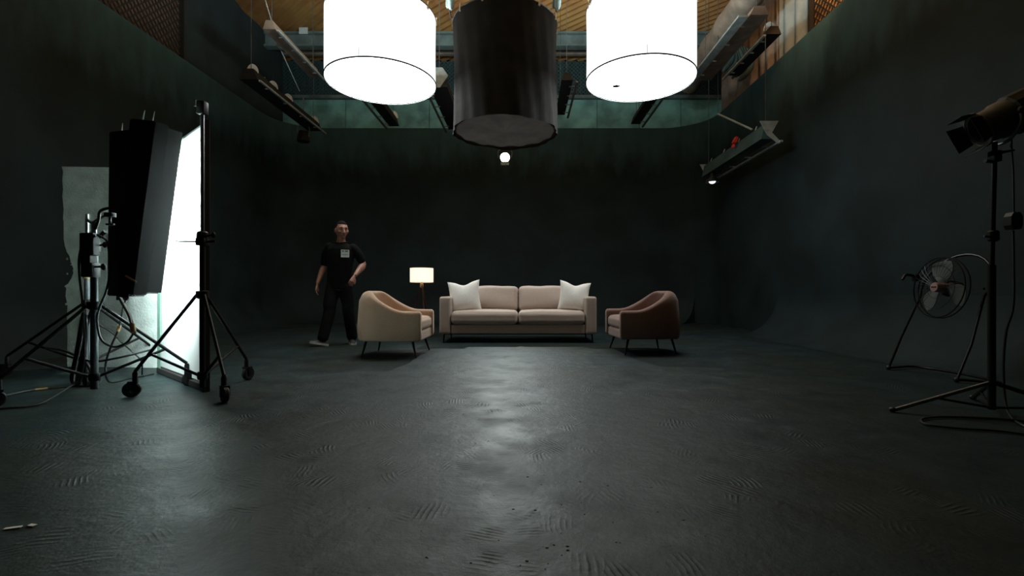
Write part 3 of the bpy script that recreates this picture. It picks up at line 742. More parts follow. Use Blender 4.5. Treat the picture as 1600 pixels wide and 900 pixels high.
for s in (-1, 1):
    ball(bm, hp(s*.082, -.005, -.008), (.01, .02, .034), 12, 8, rot=hm)
    ball(bm, hp(s*.045, .058, -.02), .026, 10, 8)
ball(bm, hp(0, .077, -.068), (.024, .012, .012), 10, 6, rot=hm); ball(bm, hp(0, .070, -.098), .02, 10, 8)
# hands
def hand(bm, wr, d, palm, side_s, curl):
    """d = direction of fingers, palm = palm normal"""
    d = d.normalized(); palm = (palm-d*palm.dot(d)).normalized(); sdv = d.cross(palm)*side_s
    pts = []
    for k in range(5): pts.append(wr+d*(.02*k))
    for k, p in enumerate(pts):
        ball(bm, p, (.019+.0045*k, .017, .02) if 0 else .020+.001*k, 8, 6)
        ball(bm, p+sdv*(.008+.004*k), .017, 8, 6); ball(bm, p-sdv*(.008+.004*k), .017, 8, 6)
    base = wr+d*.085
    for k, (off, ln) in enumerate(((-.031, .068), (-.011, .078), (.010, .074), (.030, .056))):
        a0 = base+sdv*off; c = curl
        p = [a0]; dd = d.copy()
        for seg, fr in enumerate((.45, .32, .23)):
            an = c*(seg+.6); dd = (d*math.cos(an)+palm*math.sin(an)); p.append(p[-1]+dd*ln*fr)
        sweep(bm, p, [.0098, .0092, .0085, .007], 8); ball(bm, p[-1], .0073, 8, 6)
    th0 = wr+d*.025-sdv*.022
    sweep(bm, [th0, th0-sdv*.022+d*.022+palm*.008, th0-sdv*.030+d*.052+palm*.016, th0-sdv*.028+d*.074+palm*.022], [.014, .012, .0105, .008], 8)
hand(bm, Rwr+Vector((-.004, -.01, -.03)), Vector((-.08, -.18, -1)), Vector((.9, .2, 0)), 1, .35)
hand(bm, Lwr+Vector((-.01, -.02, -.02)), Vector((-.22, -.42, -.8)), Vector((-.5, .7, -.1)), -1, .6)
remeshed('body', bm, 'skin', t, .0045, 3)
# hair cap
bm = BM(); vs = ball(bm, (0, 0, 0), (1, 1, 1), 32, 24); kill = []
for v in vs:
    x, y, z = v.co.copy()
    lim = .40+.25*max(0, y)-(0.75 if y < -.05 else .35*(1-max(0, y))*.9)
    v.co = H+hm @ Vector((.0815*x, .101*y-.002, .130*z+.001))*HS
    if z < lim-.02 or (y > .45 and z < .52): kill.append(v)
bmesh.ops.delete(bm, geom=kill, context='VERTS')
r_ = bmesh.ops.extrude_face_region(bm, geom=bm.faces[:])
for v in [g for g in r_['geom'] if isinstance(g, bmesh.types.BMVert)]: v.co = H+(v.co-H)*.95
link('hair', bm, 'hair', t)
for s in (-1, 1):
    bm = BM(); sweep(bm, [hp(s*.015, .094, .028), hp(s*.03, .092, .034), hp(s*.046, .082, .028)], [.003, .0045, .003], 6); link('eyebrow', bm, 'hair', t)
    bm = BM(); ball(bm, hp(s*.029, .079, .008), (.013, .011, .007), 10, 8, rot=hm); link('eye', bm, 'eye', t)
    bm = BM(); ball(bm, hp(s*.029, .089, .008), (.006, .003, .006), 8, 6, rot=hm); link('iris', bm, 'hair', t)
bm = BM(); ball(bm, hp(0, .088, -.066), (.022, .004, .006), 10, 6, rot=hm); link('mouth', bm, 'lip', t)
# polo shirt
bm = BM()
loft(bm, [((0, 0, .83), .175, .125), ((0, 0, .92), .182, .13), ((0, -.008, 1.05), .178, .13), ((.01, -.01, 1.2), .19, .13), ((.015, 0, 1.34), .205, .132), ((.018, 0, 1.43), .20, .115), ((.02, .005, 1.48), .15, .095), ((.022, .008, 1.52), .075, .07)], 24)
Rm = Rsh+(Rel-Rsh)*.86; Lm = Lsh+(Lel-Lsh)*.75
limb(bm, [Rsh+Vector((.03, 0, -.01)), Rsh+(Rel-Rsh)*.4, Rm], [.066, .066, .062], 16); limb(bm, [Lsh+Vector((-.03, 0, -.01)), Lsh+(Lel-Lsh)*.4, Lm], [.066, .066, .062], 16)
sh = remeshed('polo_shirt', bm, 'shirt', t, .009, 5)
bm = BM()
pts = [Vector((.022+.077*math.cos(a), .0+.072*math.sin(a), 1.525+.018*math.sin(a)-(.035 if j == 0 else 0))) for j, a in enumerate([R(-90+360*i/20) for i in range(20)])]
sweep(bm, pts, .014, 6, close=True); link('collar', bm, 'shirt', sh)
# trousers
bm = BM(); loft(bm, [((0, 0, .80), .165, .115), ((0, 0, .90), .168, .118), ((0, 0, .96), .155, .11)], 20)
limb(bm, [hipR+Vector((.01, 0, -.05)), kneR+Vector((0, .0, .1)), kneR, ankR+Vector((0, .01, .02))], [.11, .092, .085, .078], 16)
limb(bm, [hipL+Vector((-.01, 0, -.05)), kneL+Vector((0, .0, .1)), kneL, ankL+Vector((0, .01, .02))], [.11, .092, .085, .078], 16)
remeshed('trousers', bm, 'pants', t, .010, 4)
bm = BM(); bl = Matrix.Translation((.128, -.124, 1.35)) @ Matrix.Rotation(R(22), 4, 'Z')
box(bm, (0, 0, 0), (.115, .004, .11), mtx=bl, bev=.001); bo = link('badge', bm, 'badge', t, smooth=False)
bm = BM(); box(bm, (-.03, -.003, .035), (.03, .002, .02), mtx=bl); box(bm, (.02, -.003, .035), (.04, .002, .022), mtx=bl); box(bm, (0, -.003, -.015), (.08, .002, .006), mtx=bl)
link('badge_print', bm, 'ink', bo, smooth=False)
def shoe(ank, toe, pitch):
    toe = toe.normalized(); a = math.atan2(toe.y, toe.x)
    mt = Matrix.Translation((ank.x, ank.y, .0)) @ Matrix.Rotation(a, 4, 'Z') @ Matrix.Translation((-.06, 0, 0)) @ Matrix.Rotation(-pitch, 4, 'Y')
    bm = BM(); prof = [(-.015, .035, .05), (.0, .038, .085), (.04, .040, .10), (.09, .043, .085), (.15, .047, .06), (.21, .044, .048), (.245, .025, .04)]
    rings = []
    for x, wv, h in prof:
        rings.append([bm.verts.new(mt @ Vector((x, wv*math.cos(R(q)), .024+max(0, (h-.024))*math.sin(R(q)))))for q in range(0, 181, 20)])
    for p_, q_ in zip(rings, rings[1:]):
        for j in range(9): bm.faces.new((p_[j], p_[j+1], q_[j+1], q_[j]))
        bm.faces.new((p_[0], q_[0], q_[9], p_[9]))
    bm.faces.new(rings[0]); bm.faces.new(rings[-1][::-1]); o = link('shoe', bm, 'shoe', t, auto=70)
    bm = BM(); out = [(x, wv+.006) for x, wv, h in prof]+[(x, -wv-.006) for x, wv, h in prof[::-1]]
    for lo, hi in ((0.0, .03),):
        A = [bm.verts.new(mt @ Vector((x, y, lo))) for x, y in out]; B = [bm.verts.new(mt @ Vector((x, y, hi))) for x, y in out]
        bm.faces.new(A); bm.faces.new(B[::-1])
        for j in range(len(A)): bm.faces.new((A[j], A[(j+1) % len(A)], B[(j+1) % len(A)], B[j]))
    link('sole', bm, 'sole', o)
shoe(Vector((-.185, -.16, 0)), Vector((-.9, -.5, 0)), R(12))
shoe(Vector((.125, .16, 0)), Vector((.45, -.9, 0)), R(0))

# ------------------------------------------------------------------ diffusion frame and its stand
A0, A1 = Vector((-2.50, 3.78, 0)), Vector((-3.53, 4.66, 0)); dv_ = (A1-A0); Ld = dv_.length; du_ = dv_.normalized(); aD = math.atan2(du_.y, du_.x)
t = thing('diffusion_frame', 'tall glowing white diffusion frame standing on the floor at left', 'diffuser', A0, aD)
Hd = 2.08
bm = BM(); box(bm, (Ld/2, 0, Hd/2+.04), (Ld-.04, .004, Hd-.06)); link('diffusion_cloth', bm, 'diff', t, smooth=False)
bm = BM(); box(bm, (Ld-.05, .012, Hd/2+.03), (.09, .006, Hd-.04)); box(bm, (Ld/2, .012, Hd-.035), (Ld, .006, .10)); link('edge_tape', bm, 'tape', t, smooth=False)
bm = BM(); box(bm, (.0, 0, Hd/2+.03), (.055, .05, Hd+.06), bev=.004); box(bm, (Ld/2, 0, .03), (Ld, .045, .05), bev=.004); box(bm, (Ld, 0, Hd/2), (.012, .03, Hd)); box(bm, (Ld/2, 0, Hd+.02), (Ld, .03, .02)); link('frame', bm, 'blackm', t, smooth=False)

def caster(bm_w, bm_m, p, a):
    d = Vector((math.cos(a), math.sin(a), 0)); n = Vector((-d.y, d.x, 0)); c = p+Vector((0, 0, .058))+d*.02
    rot = Matrix((d, Vector((0, 0, 1)), n)).transposed()
    lathe(bm_w, [(.02, -.02), (.05, -.02), (.058, -.012), (.058, .012), (.05, .02), (.02, .02)], 18, Matrix.Translation(c) @ rot.to_4x4())
    box(bm_m, c+Vector((0, 0, .052))-d*.008, (.06, .05, .018), rot=rz(a)); box(bm_m, c+n*.026+Vector((0, 0, .02)), (.04, .006, .07), rot=rz(a)); box(bm_m, c-n*.026+Vector((0, 0, .02)), (.04, .006, .07), rot=rz(a))
    lathe(bm_m, [(.018, 0), (.018, .06), (.012, .075)], 10, Matrix.Translation(p+Vector((0, 0, .115))))
def rolling_stand(name, label, c, feet, zap, ztop, mm='steel', pole_r=.024, legm='black', zcross=.26, base_z=.05):
    t = thing(name, label, 'stand', (c[0], c[1], 0)); c = Vector((c[0], c[1], 0))
    bm = BM(); sweep(bm, [(0, 0, base_z), (0, 0, zap+.45)], pole_r, 14); link('pole', bm, mm, t)
    bm = BM(); sweep(bm, [(0, 0, zap+.4), (0, 0, ztop)], pole_r*.72, 12); link('riser', bm, 'chrome', t)
    bm = BM(); lathe(bm, [(.03, -.03), (.045, -.02), (.045, .03), (.03, .035)], 14, Matrix.Translation((0, 0, zap))); link('collar', bm, 'black', t)
    bm = BM(); lathe(bm, [(.032, -.03), (.04, -.02), (.04, .05), (.03, .06)], 14, Matrix.Translation((0, 0, zap+.43)))
    sweep(bm, [(0, 0, zap+.45), (.09, -.02, zap+.46)], .008, 6); ball(bm, (.1, -.022, zap+.46), (.016, .016, .024), 8, 6); link('clamp_knob', bm, 'black', t)
    for fpt in feet:
        fv = Vector((fpt[0], fpt[1], 0))-c; a = math.atan2(fv.y, fv.x); top = Vector((0, 0, zap))+fv.normalized()*.04
        bm = BM(); foot = fv+Vector((0, 0, .19)); sweep(bm, [top, foot], .0125, 8); lg = link('leg', bm, legm, t)
        mid_ = top+(foot-top)*((zap-zcross-.06)/(zap-.19)) ; bm = BM(); sweep(bm, [mid_, Vector((0, 0, zcross-.12))+fv.normalized()*.02], .011, 8); link('brace', bm, 'black', t)
        bw, bmm = BM(), BM(); caster(bw, bmm, fv, a+random.uniform(-.6, .6)); link('caster_wheel', bw, 'rubber', lg); link('caster_fork', bmm, 'black', lg)
    bm = BM(); lathe(bm, [(.03, 0), (.036, .01), (.036, .05), (.03, .06)], 12, Matrix.Translation((0, 0, zcross-.15))); link('lower_collar', bm, 'black', t)
    return t
dstand = rolling_stand('rolling_stand', 'dark rolling stand clamped to the near edge of the diffusion frame', (-2.47, 3.70), [(-2.90, 3.59), (-2.13, 3.42), (-2.46, 4.27)], .76, 2.25, mm='black', pole_r=.02)
# fix: clamp with a handle half way up, spigot on top
bm = BM(); z = P(0, 378, 3.7).z; box(bm, (0, 0, z), (.07, .07, .06), bev=.008); sweep(bm, [(-.03, -.02, z), (-.17, -.05, z)], [.008, .006], 6); sweep(bm, [(.03, 0, z), (.10, 0, z+.005)], .009, 6); link('grip_clamp', bm, 'black', dstand)
bm = BM(); box(bm, (0, 0, 2.2), (.06, .06, .10), bev=.006); box(bm, (-.055, 0, 2.24), (.015, .02, .05)); link('top_spigot', bm, 'black', dstand)

# ------------------------------------------------------------------ light banks on two rolling stands
def bank(label, c, yaw, roll, w_, h_, dz=.10):
    """c = centre of the panel; yaw turns its front (+y local); roll leans it"""
    t = thing('light_bank', label, 'light fixture', (c[0], c[1], c[2]-h_/2), yaw)
    mt = Matrix.Translation((0, 0, h_/2)) @ Matrix.Rotation(roll, 4, 'Y')
    bm = BM(); box(bm, (0, -dz/2, 0), (w_, .02, h_), mtx=mt, bev=.004)
    for s in (-1, 1): box(bm, (s*w_/2, 0, 0), (.015, dz, h_), mtx=mt)
    for s in (-1, 1): box(bm, (0, 0, s*h_/2), (w_, dz, .015), mtx=mt)
    link('housing', bm, 'black', t, smooth=False)
    for k in range(4):
        bm = BM(); x = -w_/2+w_*(k+.5)/4; a = mt @ Vector((x, .0, -h_/2+.07)); b_ = mt @ Vector((x, .0, h_/2-.07)); sweep(bm, [a, b_], .017, 8); link('tube', bm, 'tube', t)
    # side flap (barn door) opening forward
    for s in (-1, 1):
        bm = BM(); box(bm, (s*(w_/2+.005), dz/2+.05, 0), (.006, .11, h_*.98), rot=rz(R(-s*6)), mtx=mt); link('side_flap', bm, 'blackm', t, smooth=False)
    bm = BM(); box(bm, (w_*.18, -dz/2-.012, -h_*.43), (w_*.5, .006, h_*.2), mtx=mt)
    for q in (-.03, .12): ball(bm, mt @ Vector((w_*.18+q, -dz/2-.018, -h_*.5)), .008, 8, 6)
    link('lower_sheet', bm, 'black', t, smooth=False)
    for q in (-.08, .02): 
        bm = BM(); sweep(bm, [mt @ Vector((q, 0, h_/2)), mt @ Vector((q+.012, 0, h_/2+.09))], [.008, .003], 6); link('clip', bm, 'white', t)
    bm = BM(); sweep(bm, [mt @ Vector((w_/2-.06, -.07, -h_*.40)), mt @ Vector((w_/2+.05, -.07, -h_*.42))], .007, 6); link('peg', bm, 'wood', t)
    return t
YAW = R(-16)
cB = P(217, 325, 3.62); bank('black tube light bank leaning right in front of the diffusion frame', cB, YAW, R(10), .235, 1.28)
cA = P(199, 335, 3.95); bank('upright black tube light bank behind the leaning one', cA, YAW, R(1.0), .255, 1.33)
s2 = rolling_stand('rolling_stand', 'chrome rolling stand holding the leaning light bank', (-3.25, 3.64), [(-3.57, 3.27), (-2.80, 4.00), (-3.75, 4.02)], .68, 1.32)
s1 = rolling_stand('rolling_stand', 'rolling stand set further back, holding the upright light bank', (-4.0, 4.41), [(-4.80, 4.47), (-3.62, 3.98), (-3.85, 5.02)], .68, 1.5)
# bent arms from the stand heads to the banks
def arm(st, pts, label=None):
    o = Vector((st.location.x, st.location.y, 0)); bm = BM(); sweep(bm, spline([p-o for p in pts], 5), .011, 8); link('bent_arm', bm, 'black', st)
arm(s2, [Vector((-3.25, 3.64, 1.25)), P(154, 345, 3.62), P(158, 329, 3.62), P(182, 324, 3.60), P(205, 324, 3.62)])
arm(s1, [Vector((-4.0, 4.41, 1.45)), P(144, 348, 4.3), P(160, 339, 4.2), P(178, 335, 4.1), P(195, 335, 4.02)])
for st, Yv, px in ((s2, 3.62, 175), ):
    o = Vector((st.location.x, st.location.y, 0)); bm = BM(); p = P(172, 336, Yv)-o; box(bm, p, (.06, .05, .035), bev=.006); sweep(bm, [p, p+Vector((0, 0, -.06))], .01, 6); box(bm, p+Vector((0, 0, -.07)), (.06, .02, .015), bev=.005)
    q = P(152, 368, Yv)-o; sweep(bm, [q+Vector((-.01, 0, -.03)), q+Vector((.06, 0, .03))], [.012, .016], 8); link('clamp', bm, 'black', st)
o = Vector((s2.location.x, s2.location.y, 0))
bm = BM(); box(bm, (.01, -.05, P(0, 383, 3.64).z), (.10, .07, .17), bev=.01); box(bm, (0, -.05, P(0, 393, 3.64).z-.05), (.07, .06, .1), bev=.006); link('ballast_box', bm, 'black', s2, smooth=False)
bm = BM(); box(bm, (-.0, -.03, P(0, 422, 3.64).z), (.085, .08, .11), bev=.008); sweep(bm, [(.03, -.04, P(0, 417, 3.6).z), (.11, -.05, P(0, 417, 3.6).z)], .009, 6); ball(bm, (.115, -.05, P(0, 417, 3.6).z), (.016, .02, .026), 10, 8); link('mid_clamp', bm, 'black', s2)
bm = BM(); o1 = Vector((s1.location.x, s1.location.y, 0)); lathe(bm, [(.034, 0), (.034, .05)], 14, Matrix.Translation((0, 0, P(0, 432, 4.41).z-.02))); link('tape_wrap', bm, 'ochre', s1)

# cables around the stands
def cable(label, pts, r=.008, m='rubber', name='power_cable', n=8, close=False):
    bm = BM(); sweep(bm, spline(pts, n, close), r, 6, close=close); return tag(link(name, bm, m), label, 'cable')
cable('black cable looping from the ballast box down the chrome stand', [P(150, 368, 3.55), P(132, 378, 3.56), P(124, 400, 3.58), P(124, 430, 3.58), P(129, 475, 3.60), P(132, 545, 3.62), P(126, 590, 3.6), P(112, 606, 3.6)+Vector((0, 0, .02)), F(60, 634)+Vector((0, 0, .01)), F(10, 640)+Vector((0, 0, .01)), F(-30, 644)+Vector((0, 0, .01))])
cable('black cable arching right of the ballast box towards the light bank', [P(153, 367, 3.55), P(167, 377, 3.55), P(171, 400, 3.56), P(172, 425, 3.58), P(166, 455, 3.6), P(156, 480, 3.6), P(152, 500, 3.6), P(158, 530, 3.58), P(178, 542, 3.56), P(198, 535, 3.55), P(209, 520, 3.55)])
cable('thick corrugated grey cable hanging below the light banks', [P(186, 462, 3.7), P(193, 476, 3.66), P(201, 490, 3.6), P(206, 505, 3.57), P(209, 521, 3.55)], .014, 'greyd')
cable('thin cable with ochre tape hanging left of the grey one', [P(198, 466, 3.9), P(193, 480, 3.9), P(189, 500, 3.9), P(184, 518, 3.9), P(172, 545, 3.95), P(165, 570, 4.0), P(167, 592, 4.0), F(178, 599)+Vector((0, 0, .01)), F(206, 592)+Vector((0, 0, .01)), F(240, 586)+Vector((0, 0, .01))])
cable('thin cable crossing in front of the white board at left', [P(156, 508, 4.3), P(175, 520, 4.3), P(190, 535, 4.3), P(207, 550, 4.25), P(221, 565, 4.3), F(222, 587)+Vector((0, 0, .01))], .006)
cable('black cable lying on the floor behind the chrome stand', [F(10, 620)+Vector((0, 0, .01)), F(50, 612)+Vector((0, 0, .01)), F(110, 606)+Vector((0, 0, .01)), F(150, 603)+Vector((0, 0, .01)), F(158, 592)+Vector((0, 0, .01)), F(152, 585)+Vector((0, 0, .01))])
def wrap(pts, r=.017, label=''):
    bm = BM(); sweep(bm, pts, r, 10); return bm
tp = tag(link('tape_band', wrap([P(206.5, 506, 3.567), P(209, 520, 3.549)], .018), 'ochre'), 'ochre tape band around the end of the grey cable', 'tape')
tp = tag(link('tape_band', wrap([P(187, 508, 3.9), P(184.5, 517, 3.9)], .012), 'ochre'), 'ochre tape band on the thin hanging cable', 'tape')
tp = tag(link('tape_band', wrap([F(55, 611.3)+Vector((0, 0, .012)), F(75, 609.3)+Vector((0, 0, .012))], .0105), 'ochre'), 'ochre tape band on the cable along the floor', 'tape')
bm = BM(); cc = P(118, 545, 3.9)
for k in range(3):
    sweep(bm, spline([P(133, 470+k*6, 3.72), P(131-k*2, 500, 3.72), P(125-k*3, 540+k*4, 3.74), P(115-k*2, 585+k*4, 3.78), P(118+k*3, 600, 3.76), P(126+k*2, 560, 3.72), P(134+k, 520, 3.70)], 6, True), .009, 6, close=True)
tag(link('cable_coil', bm, 'rubber'), 'coiled black cable hung on the chrome stand', 'cable')
cable('cable sagging between the two stands near the braces', [P(70, 543, 4.35), P(100, 548, 4.0), P(140, 564, 3.75), P(180, 560, 3.7), P(237, 546, 3.9)], .009)

# ------------------------------------------------------------------ chipped white board
Yw = 4.99
outl = [(100, 264), (170, 265), (215, 266), (250, 268), (249, 400), (249, 577), (109, 575)]
outl = [(x, y) for x, y in outl]
left = [(108, 560), (109, 530), (108, 500), (109, 480), (106, 465), (107, 453), (104, 450), (110, 446), (115, 438), (118, 430), (118, 422), (114, 412), (112, 403), (108, 397), (105, 388), (103, 376), (103, 350), (102, 345), (103, 330), (101, 310), (102, 300), (101, 285), (102, 272)]
bm = BM(); pl = [((x-817)*Yw/750, .78+(457-y)*Yw/750) for x, y in outl+left]
zmin = min(z for x, z in pl); pl = [(x, z-zmin) for x, z in pl]; x0 = -4.2
prism(bm, [(x-x0, z) for x, z in pl], .05, None)
t = tag(link('polystyrene_board', bm, 'foam', smooth=False), 'tall chipped white polystyrene board with a bite in its left edge', 'board'); t.location = (x0, Yw, 0)
bm = BM(); random.seed(3)
for i in range(46):
    px, py = (random.gauss(109, 3) if i < 26 else random.uniform(112, 168)), random.uniform(272, 570) if i < 30 else random.uniform(270, 300)
    if i >= 30 and px < 130: py = random.uniform(320, 335)
    if i > 38: py = random.uniform(322, 332)
    p = P(px, py, Yw-.027); s = random.uniform(.004, .011); ball(bm, (p.x-x0, -.027, p.z-zmin if 0 else p.z), (s, .005, s*random.uniform(.6, 1.4)), 6, 5)
link('torn_chips', bm, 'white', t)['kind'] = 'stuff'

# ------------------------------------------------------------------ fan with tube stand (right)
FA, FB = Vector((3.68, 4.83, 0)), Vector((3.76, 4.16, 0))
t = thing('drum_fan', 'black floor fan in a hoop tube stand at right', 'fan', (3.72, 4.5, 0))
o = Vector((3.72, 4.5, 0)); axis = (FB-FA).normalized(); Hc = P(1490, 447, 4.5)-o; Hc.x = 3.72+.33-3.72; rH = .315
bk = Vector((.33, 0, .86)).normalized()      # plane of the hoop: axis x bk
bm = BM(); pts = [FA-o+Vector((0, 0, .02)), FA-o+bk*.35]
cH = Vector((0, 0, 0))+bk*.90+axis*0
for i in range(0, 19): a = R(200-220*i/18); pts.append(cH+axis*(-math.cos(a)*-1*rH*1.0)*-1*-1+bk*math.sin(a)*rH) if 0 else pts.append(cH-axis*(-math.cos(a))*rH*1.0+bk*math.sin(a)*rH)
pts = pts[:2]+sorted(pts[2:], key=lambda p: 0)
hoop = pts[2:]
if (hoop[0]-pts[1]).length > (hoop[-1]-pts[1]).length: hoop = hoop[::-1]
pts = pts[:2]+hoop+[FB-o+bk*.35, FB-o+Vector((0, 0, .02))]
sweep(bm, pts, .0115, 10); link('hoop_stand', bm, 'leg', t)
bm = BM(); z = Vector((0, 0, .022)); sweep(bm, spline([FA-o+z, FA-o+z+Vector((.1, .03, 0)), Vector((4.02, 4.90, .022))-o, Vector((4.10, 4.5, .022))-o, Vector((4.02, 4.02, .022))-o, FB-o+z+Vector((.1, -.03, 0)), FB-o+z], 6), .0115, 8); link('base_tube', bm, 'leg', t)
for p in (FA, FB):
    bm = BM(); ball(bm, p-o+Vector((0, 0, .024)), .024, 10, 8); link('foot_cap', bm, 'rubber', t)
# head: ring guard, blades, hub, turned towards the camera
fc = P(1474, 450, 4.46)-o; fn = Vector((-.99, .02, .10)).normalized(); fx = Vector((0, 0, 1)).cross(fn).normalized(); fy = fn.cross(fx); fmt = Matrix((fx, fy, fn)).transposed()
rg = .28
bm = BM(); ring(bm, fc+fn*.05, rg, .006, rot=fmt); ring(bm, fc+fn*.005, rg, .006, rot=fmt)
for k in range(2): ring(bm, fc+fn*(.07-.005*k), rg*(.72-.35*k), .0022, n=40, m=5, rot=fmt)
for k in range(24):
    a = 2*math.pi*k/36; d = fmt @ Vector((math.cos(a), math.sin(a), 0)); sweep(bm, [fc+fn*.05+d*rg, fc+fn*.075+d*rg*.7, fc+fn*.075+d*.05], .0016, 4, caps=False)
link('guard', bm, 'leg', t)
for k in range(3):
    bm = BM(); rows = []
    for i in range(9):
        rr_ = .04+.215*i/8; wv = .35+.55*math.sin(math.pi*min(1, .15+.75*i/8)); row = []
        for j in range(7):
            a = R(100)+2*math.pi*k/3+wv*(j/6-.5)*1.25; zz = .035*(j/6-.5)
            row.append((bm.verts.new(fc+fmt @ Vector((rr_*math.cos(a), rr_*math.sin(a), zz+.003))), bm.verts.new(fc+fmt @ Vector((rr_*math.cos(a), rr_*math.sin(a), zz-.003)))))
        rows.append(row)
    for a_, c in zip(rows, rows[1:]):
        for j in range(6):
            bm.faces.new((a_[j][0], a_[j+1][0], c[j+1][0], c[j][0])); bm.faces.new((a_[j][1], c[j][1], c[j+1][1], a_[j+1][1]))
    for i in range(8):
        for j in (0, 6): bm.faces.new((rows[i][j][0], rows[i+1][j][0], rows[i+1][j][1], rows[i][j][1]))
    link('blade', bm, 'blade', t)
bm = BM(); lathe(bm, [(.0, .09), (.042, .088), (.045, .075), (.045, -.02)], 24, Matrix.Translation(fc) @ fmt.to_4x4()); hb = link('hub', bm, 'hubpink', t)
bm = BM(); mt = Matrix.Translation(fc) @ fmt.to_4x4(); box(bm, (0, 0, .091), (.055, .011, .002), mtx=mt); link('hub_mark', bm, 'leg', hb, smooth=False)
bm = BM(); lathe(bm, [(.05, -.02), (.075, -.04), (.075, -.13), (.05, -.16)], 20, mt); box(bm, fc+fn*-.09, (.02, .60, .02), rot=None); link('motor', bm, 'blackm', t)
hp_ = P(1428, 431, 4.85)-o; bm = BM(); sweep(bm, spline([hp_+Vector((.06, 0, .0)), hp_, hp_+Vector((-.08, 0, .01)), hp_+Vector((-.12, 0, -.04))], 5), .014, 8); box(bm, hp_+Vector((.02, 0, -.02)), (.05, .05, .07), bev=.008); link('tilt_handle', bm, 'leg', t)

# ------------------------------------------------------------------ film lamp on stand (right edge)
LB = Vector((2.93, 3.0, 0)); t = thing('lamp_stand', 'black tripod stand carrying the film lamp at right edge', 'stand', LB)
zl = P(0, 222, 3.0).z
bm = BM(); sweep(bm, [(0, 0, .05), (.0, 0, .95)], .021, 12); sweep(bm, [(0, 0, .93), (.02, 0, zl)], .014, 12); link('pole', bm, 'black', t)
bm = BM(); lathe(bm, [(.02, -.03), (.03, -.02), (.03, .03), (.02, .04)], 12, Matrix.Translation((.01, 0, P(0, 370, 3).z))); sweep(bm, [(0, 0, P(0, 370, 3).z), (-.05, -.01, P(0, 370, 3).z)], .007, 6); link('collar', bm, 'black', t)
bm = BM(); box(bm, (-.052, -.012, P(0, 370, 3).z+.003), (.016, .008, .008)); link('knob', bm, 'chrome', t, smooth=False)
fl = P(1395, 644, 3.14); feet = [Vector((2.41, 3.13, .012)), Vector((3.42, 2.62, .012)), Vector((3.28, 3.5, .012))]
for fpt in feet:
    bm = BM(); fv = fpt-LB; tp_ = Vector((0, 0, .21)) if 1 else 0; sweep(bm, [Vector((0, 0, P(0, 597, 3.0).z)), fv], .013, 8); link('leg', bm, 'steel' if fpt is feet[0] else 'black', t)
    bm = BM(); fv2 = fv.normalized()*(.36*fv.length) ; link('brace', (sweep(bm, [Vector((0, 0, .06)), Vector((fv.x*.55, fv.y*.55, .105))], .008, 6), bm)[1], 'black', t)
    bm = BM(); ball(bm, fv+Vector((0, 0, .005)), (.022, .022, .017), 10, 8); link('rubber_foot', bm, 'rubber', t)
# top spigot and clamp
bm = BM(); box(bm, (.02, 0, zl-.09), (.05, .05, .07), bev=.006); sweep(bm, [(.0, -.02, zl-.13), (-.07, -.03, zl-.125)], [.008, .012], 8); sweep(bm, [(.04, -.02, zl-.07), (.11, -.03, zl-.06)], [.01, .006], 8); link('spigot_clamp', bm, 'black', t)
# lamp head
hc = P(1572, 184, 3.0); h = thing('film_lamp', 'cylindrical film lamp with barn doors, tilted down to the left', 'lamp', hc)
ax = Vector((-.83, .25, -.40)).normalized(); sx_ = Vector((0, 0, 1)).cross(ax).normalized(); sy_ = ax.cross(sx_); hmt = Matrix((sx_, sy_, ax)).transposed().to_4x4()
bm = BM(); lathe(bm, [(.0, -.15), (.10, -.15), (.115, -.13), (.115, .05), (.105, .07), (.10, .155), (.088, .155), (.088, .1), (0, .09)], 28, hmt); link('housing', bm, 'housing', h, auto=30)
bm = BM(); lathe(bm, [(.116, -.155), (.128, -.14), (.128, -.02), (.118, -.01)], 12, hmt); link('rear_shell', bm, 'blackm', h, auto=20)
bm = BM(); ring(bm, ax*.155, .108, .008, n=32, rot=hmt.to_3x3()); link('accessory_ring', bm, 'greyd', h)
for k, (a, sp) in enumerate(((90, 12), (180, 14), (270, 25), (0, 14))):
    bm = BM(); rr = Matrix.Rotation(R(a), 4, 'Z'); prism(bm, [(-.07, 0), (.07, 0), (.085, .085), (-.085, .085)], .003, hmt @ Matrix.Translation((0, 0, .16)) @ rr @ Matrix.Translation((0, .10, 0)) @ Matrix.Rotation(R(-sp), 4, 'X')); link('barn_door', bm, 'blackm', h, smooth=False)
bm = BM(); q = [sx_*.13, sx_*.135+Vector((0, 0, -.08)), sx_*.06+Vector((-.01, 0, -.145)), Vector((-.01, 0, -.155)), -sx_*.06+Vector((-.01, 0, -.145)), -sx_*.135+Vector((0, 0, -.08)), -sx_*.13]; sweep(bm, spline(q, 5), .010, 8); link('yoke', bm, 'steel', h)
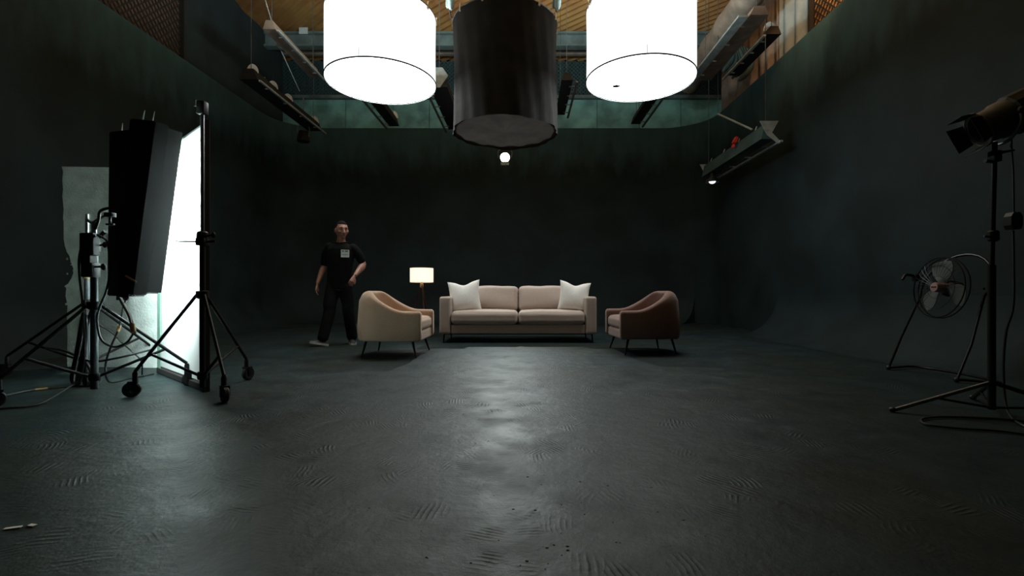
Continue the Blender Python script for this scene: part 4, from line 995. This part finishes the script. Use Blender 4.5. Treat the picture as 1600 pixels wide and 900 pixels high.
for s in (-1, 1):
    bm = BM(); ball(bm, sx_*.14*s, .022, 10, 8); link('yoke_knob', bm, 'black', h)
# mains lead, inline box and floor loops
cable('black lead hanging from the film lamp to its switch box', [hc+Vector((.04, 0, -.1)), P(1580, 225, 3.0), P(1583, 270, 3.0), P(1584, 331, 3.0)], .006)
cable('lead from the switch box down to loops on the floor', [P(1583, 360, 3.0), P(1584, 420, 3.0), P(1583, 480, 3.0), P(1572, 520, 3.05), P(1568, 580, 3.1), P(1574, 640, 3.05)-Vector((0, 0, .0)), F(1600, 668)+Vector((0, 0, .01)), F(1640, 672)+Vector((0, 0, .01)), F(1610, 662)+Vector((0, 0, .01)), F(1540, 656)+Vector((0, 0, .01)), F(1470, 654)+Vector((0, 0, .01)), F(1440, 658)+Vector((0, 0, .01)), F(1450, 666)+Vector((0, 0, .01)), F(1500, 672)+Vector((0, 0, .01)), F(1560, 676)+Vector((0, 0, .01)), F(1620, 684)+Vector((0, 0, .01))], .007)
bm = BM(); q = P(1583, 346, 3.0); prism(bm, [(-.025, -.05), (.025, -.05), (.036, -.025), (.036, .03), (.02, .055), (-.02, .055), (-.036, .03), (-.036, -.025)], .05, Matrix.Translation(q)); tag(link('switch_box', bm, 'black', smooth=False), 'black inline switch box hanging beside the right lamp stand', 'switch box')

# ------------------------------------------------------------------ marks on the floor
bm = BM(); random.seed(11)
for i in range(60):
    px, py = random.gauss(850, 150), random.uniform(640, 890); p = F(px, py); s = random.choice((.0015, .002, .002, .003, .0045))
    ball(bm, (p.x, p.y, .0005), (s*1.3, s, .0012), 7, 4)
o = link('grit', bm, 'pit'); o['kind'] = 'stuff'; o['label'] = 'dark grit and tiny chips scattered on the painted floor'; o['category'] = 'grit'
for k, (px, py, a) in enumerate(((20, 826, 20), (50, 822, -10))):
    p = F(px, py); bm = BM(); box(bm, (0, 0, .003), (.045-.02*k, .015, .003), rot=rz(R(a)), bev=.001); q = link('paper_scrap', bm, 'white', smooth=False); q.location = (p.x, p.y, 0); tag(q, ('larger' if k == 0 else 'smaller')+' white paper scrap on the floor at lower left', 'scrap')
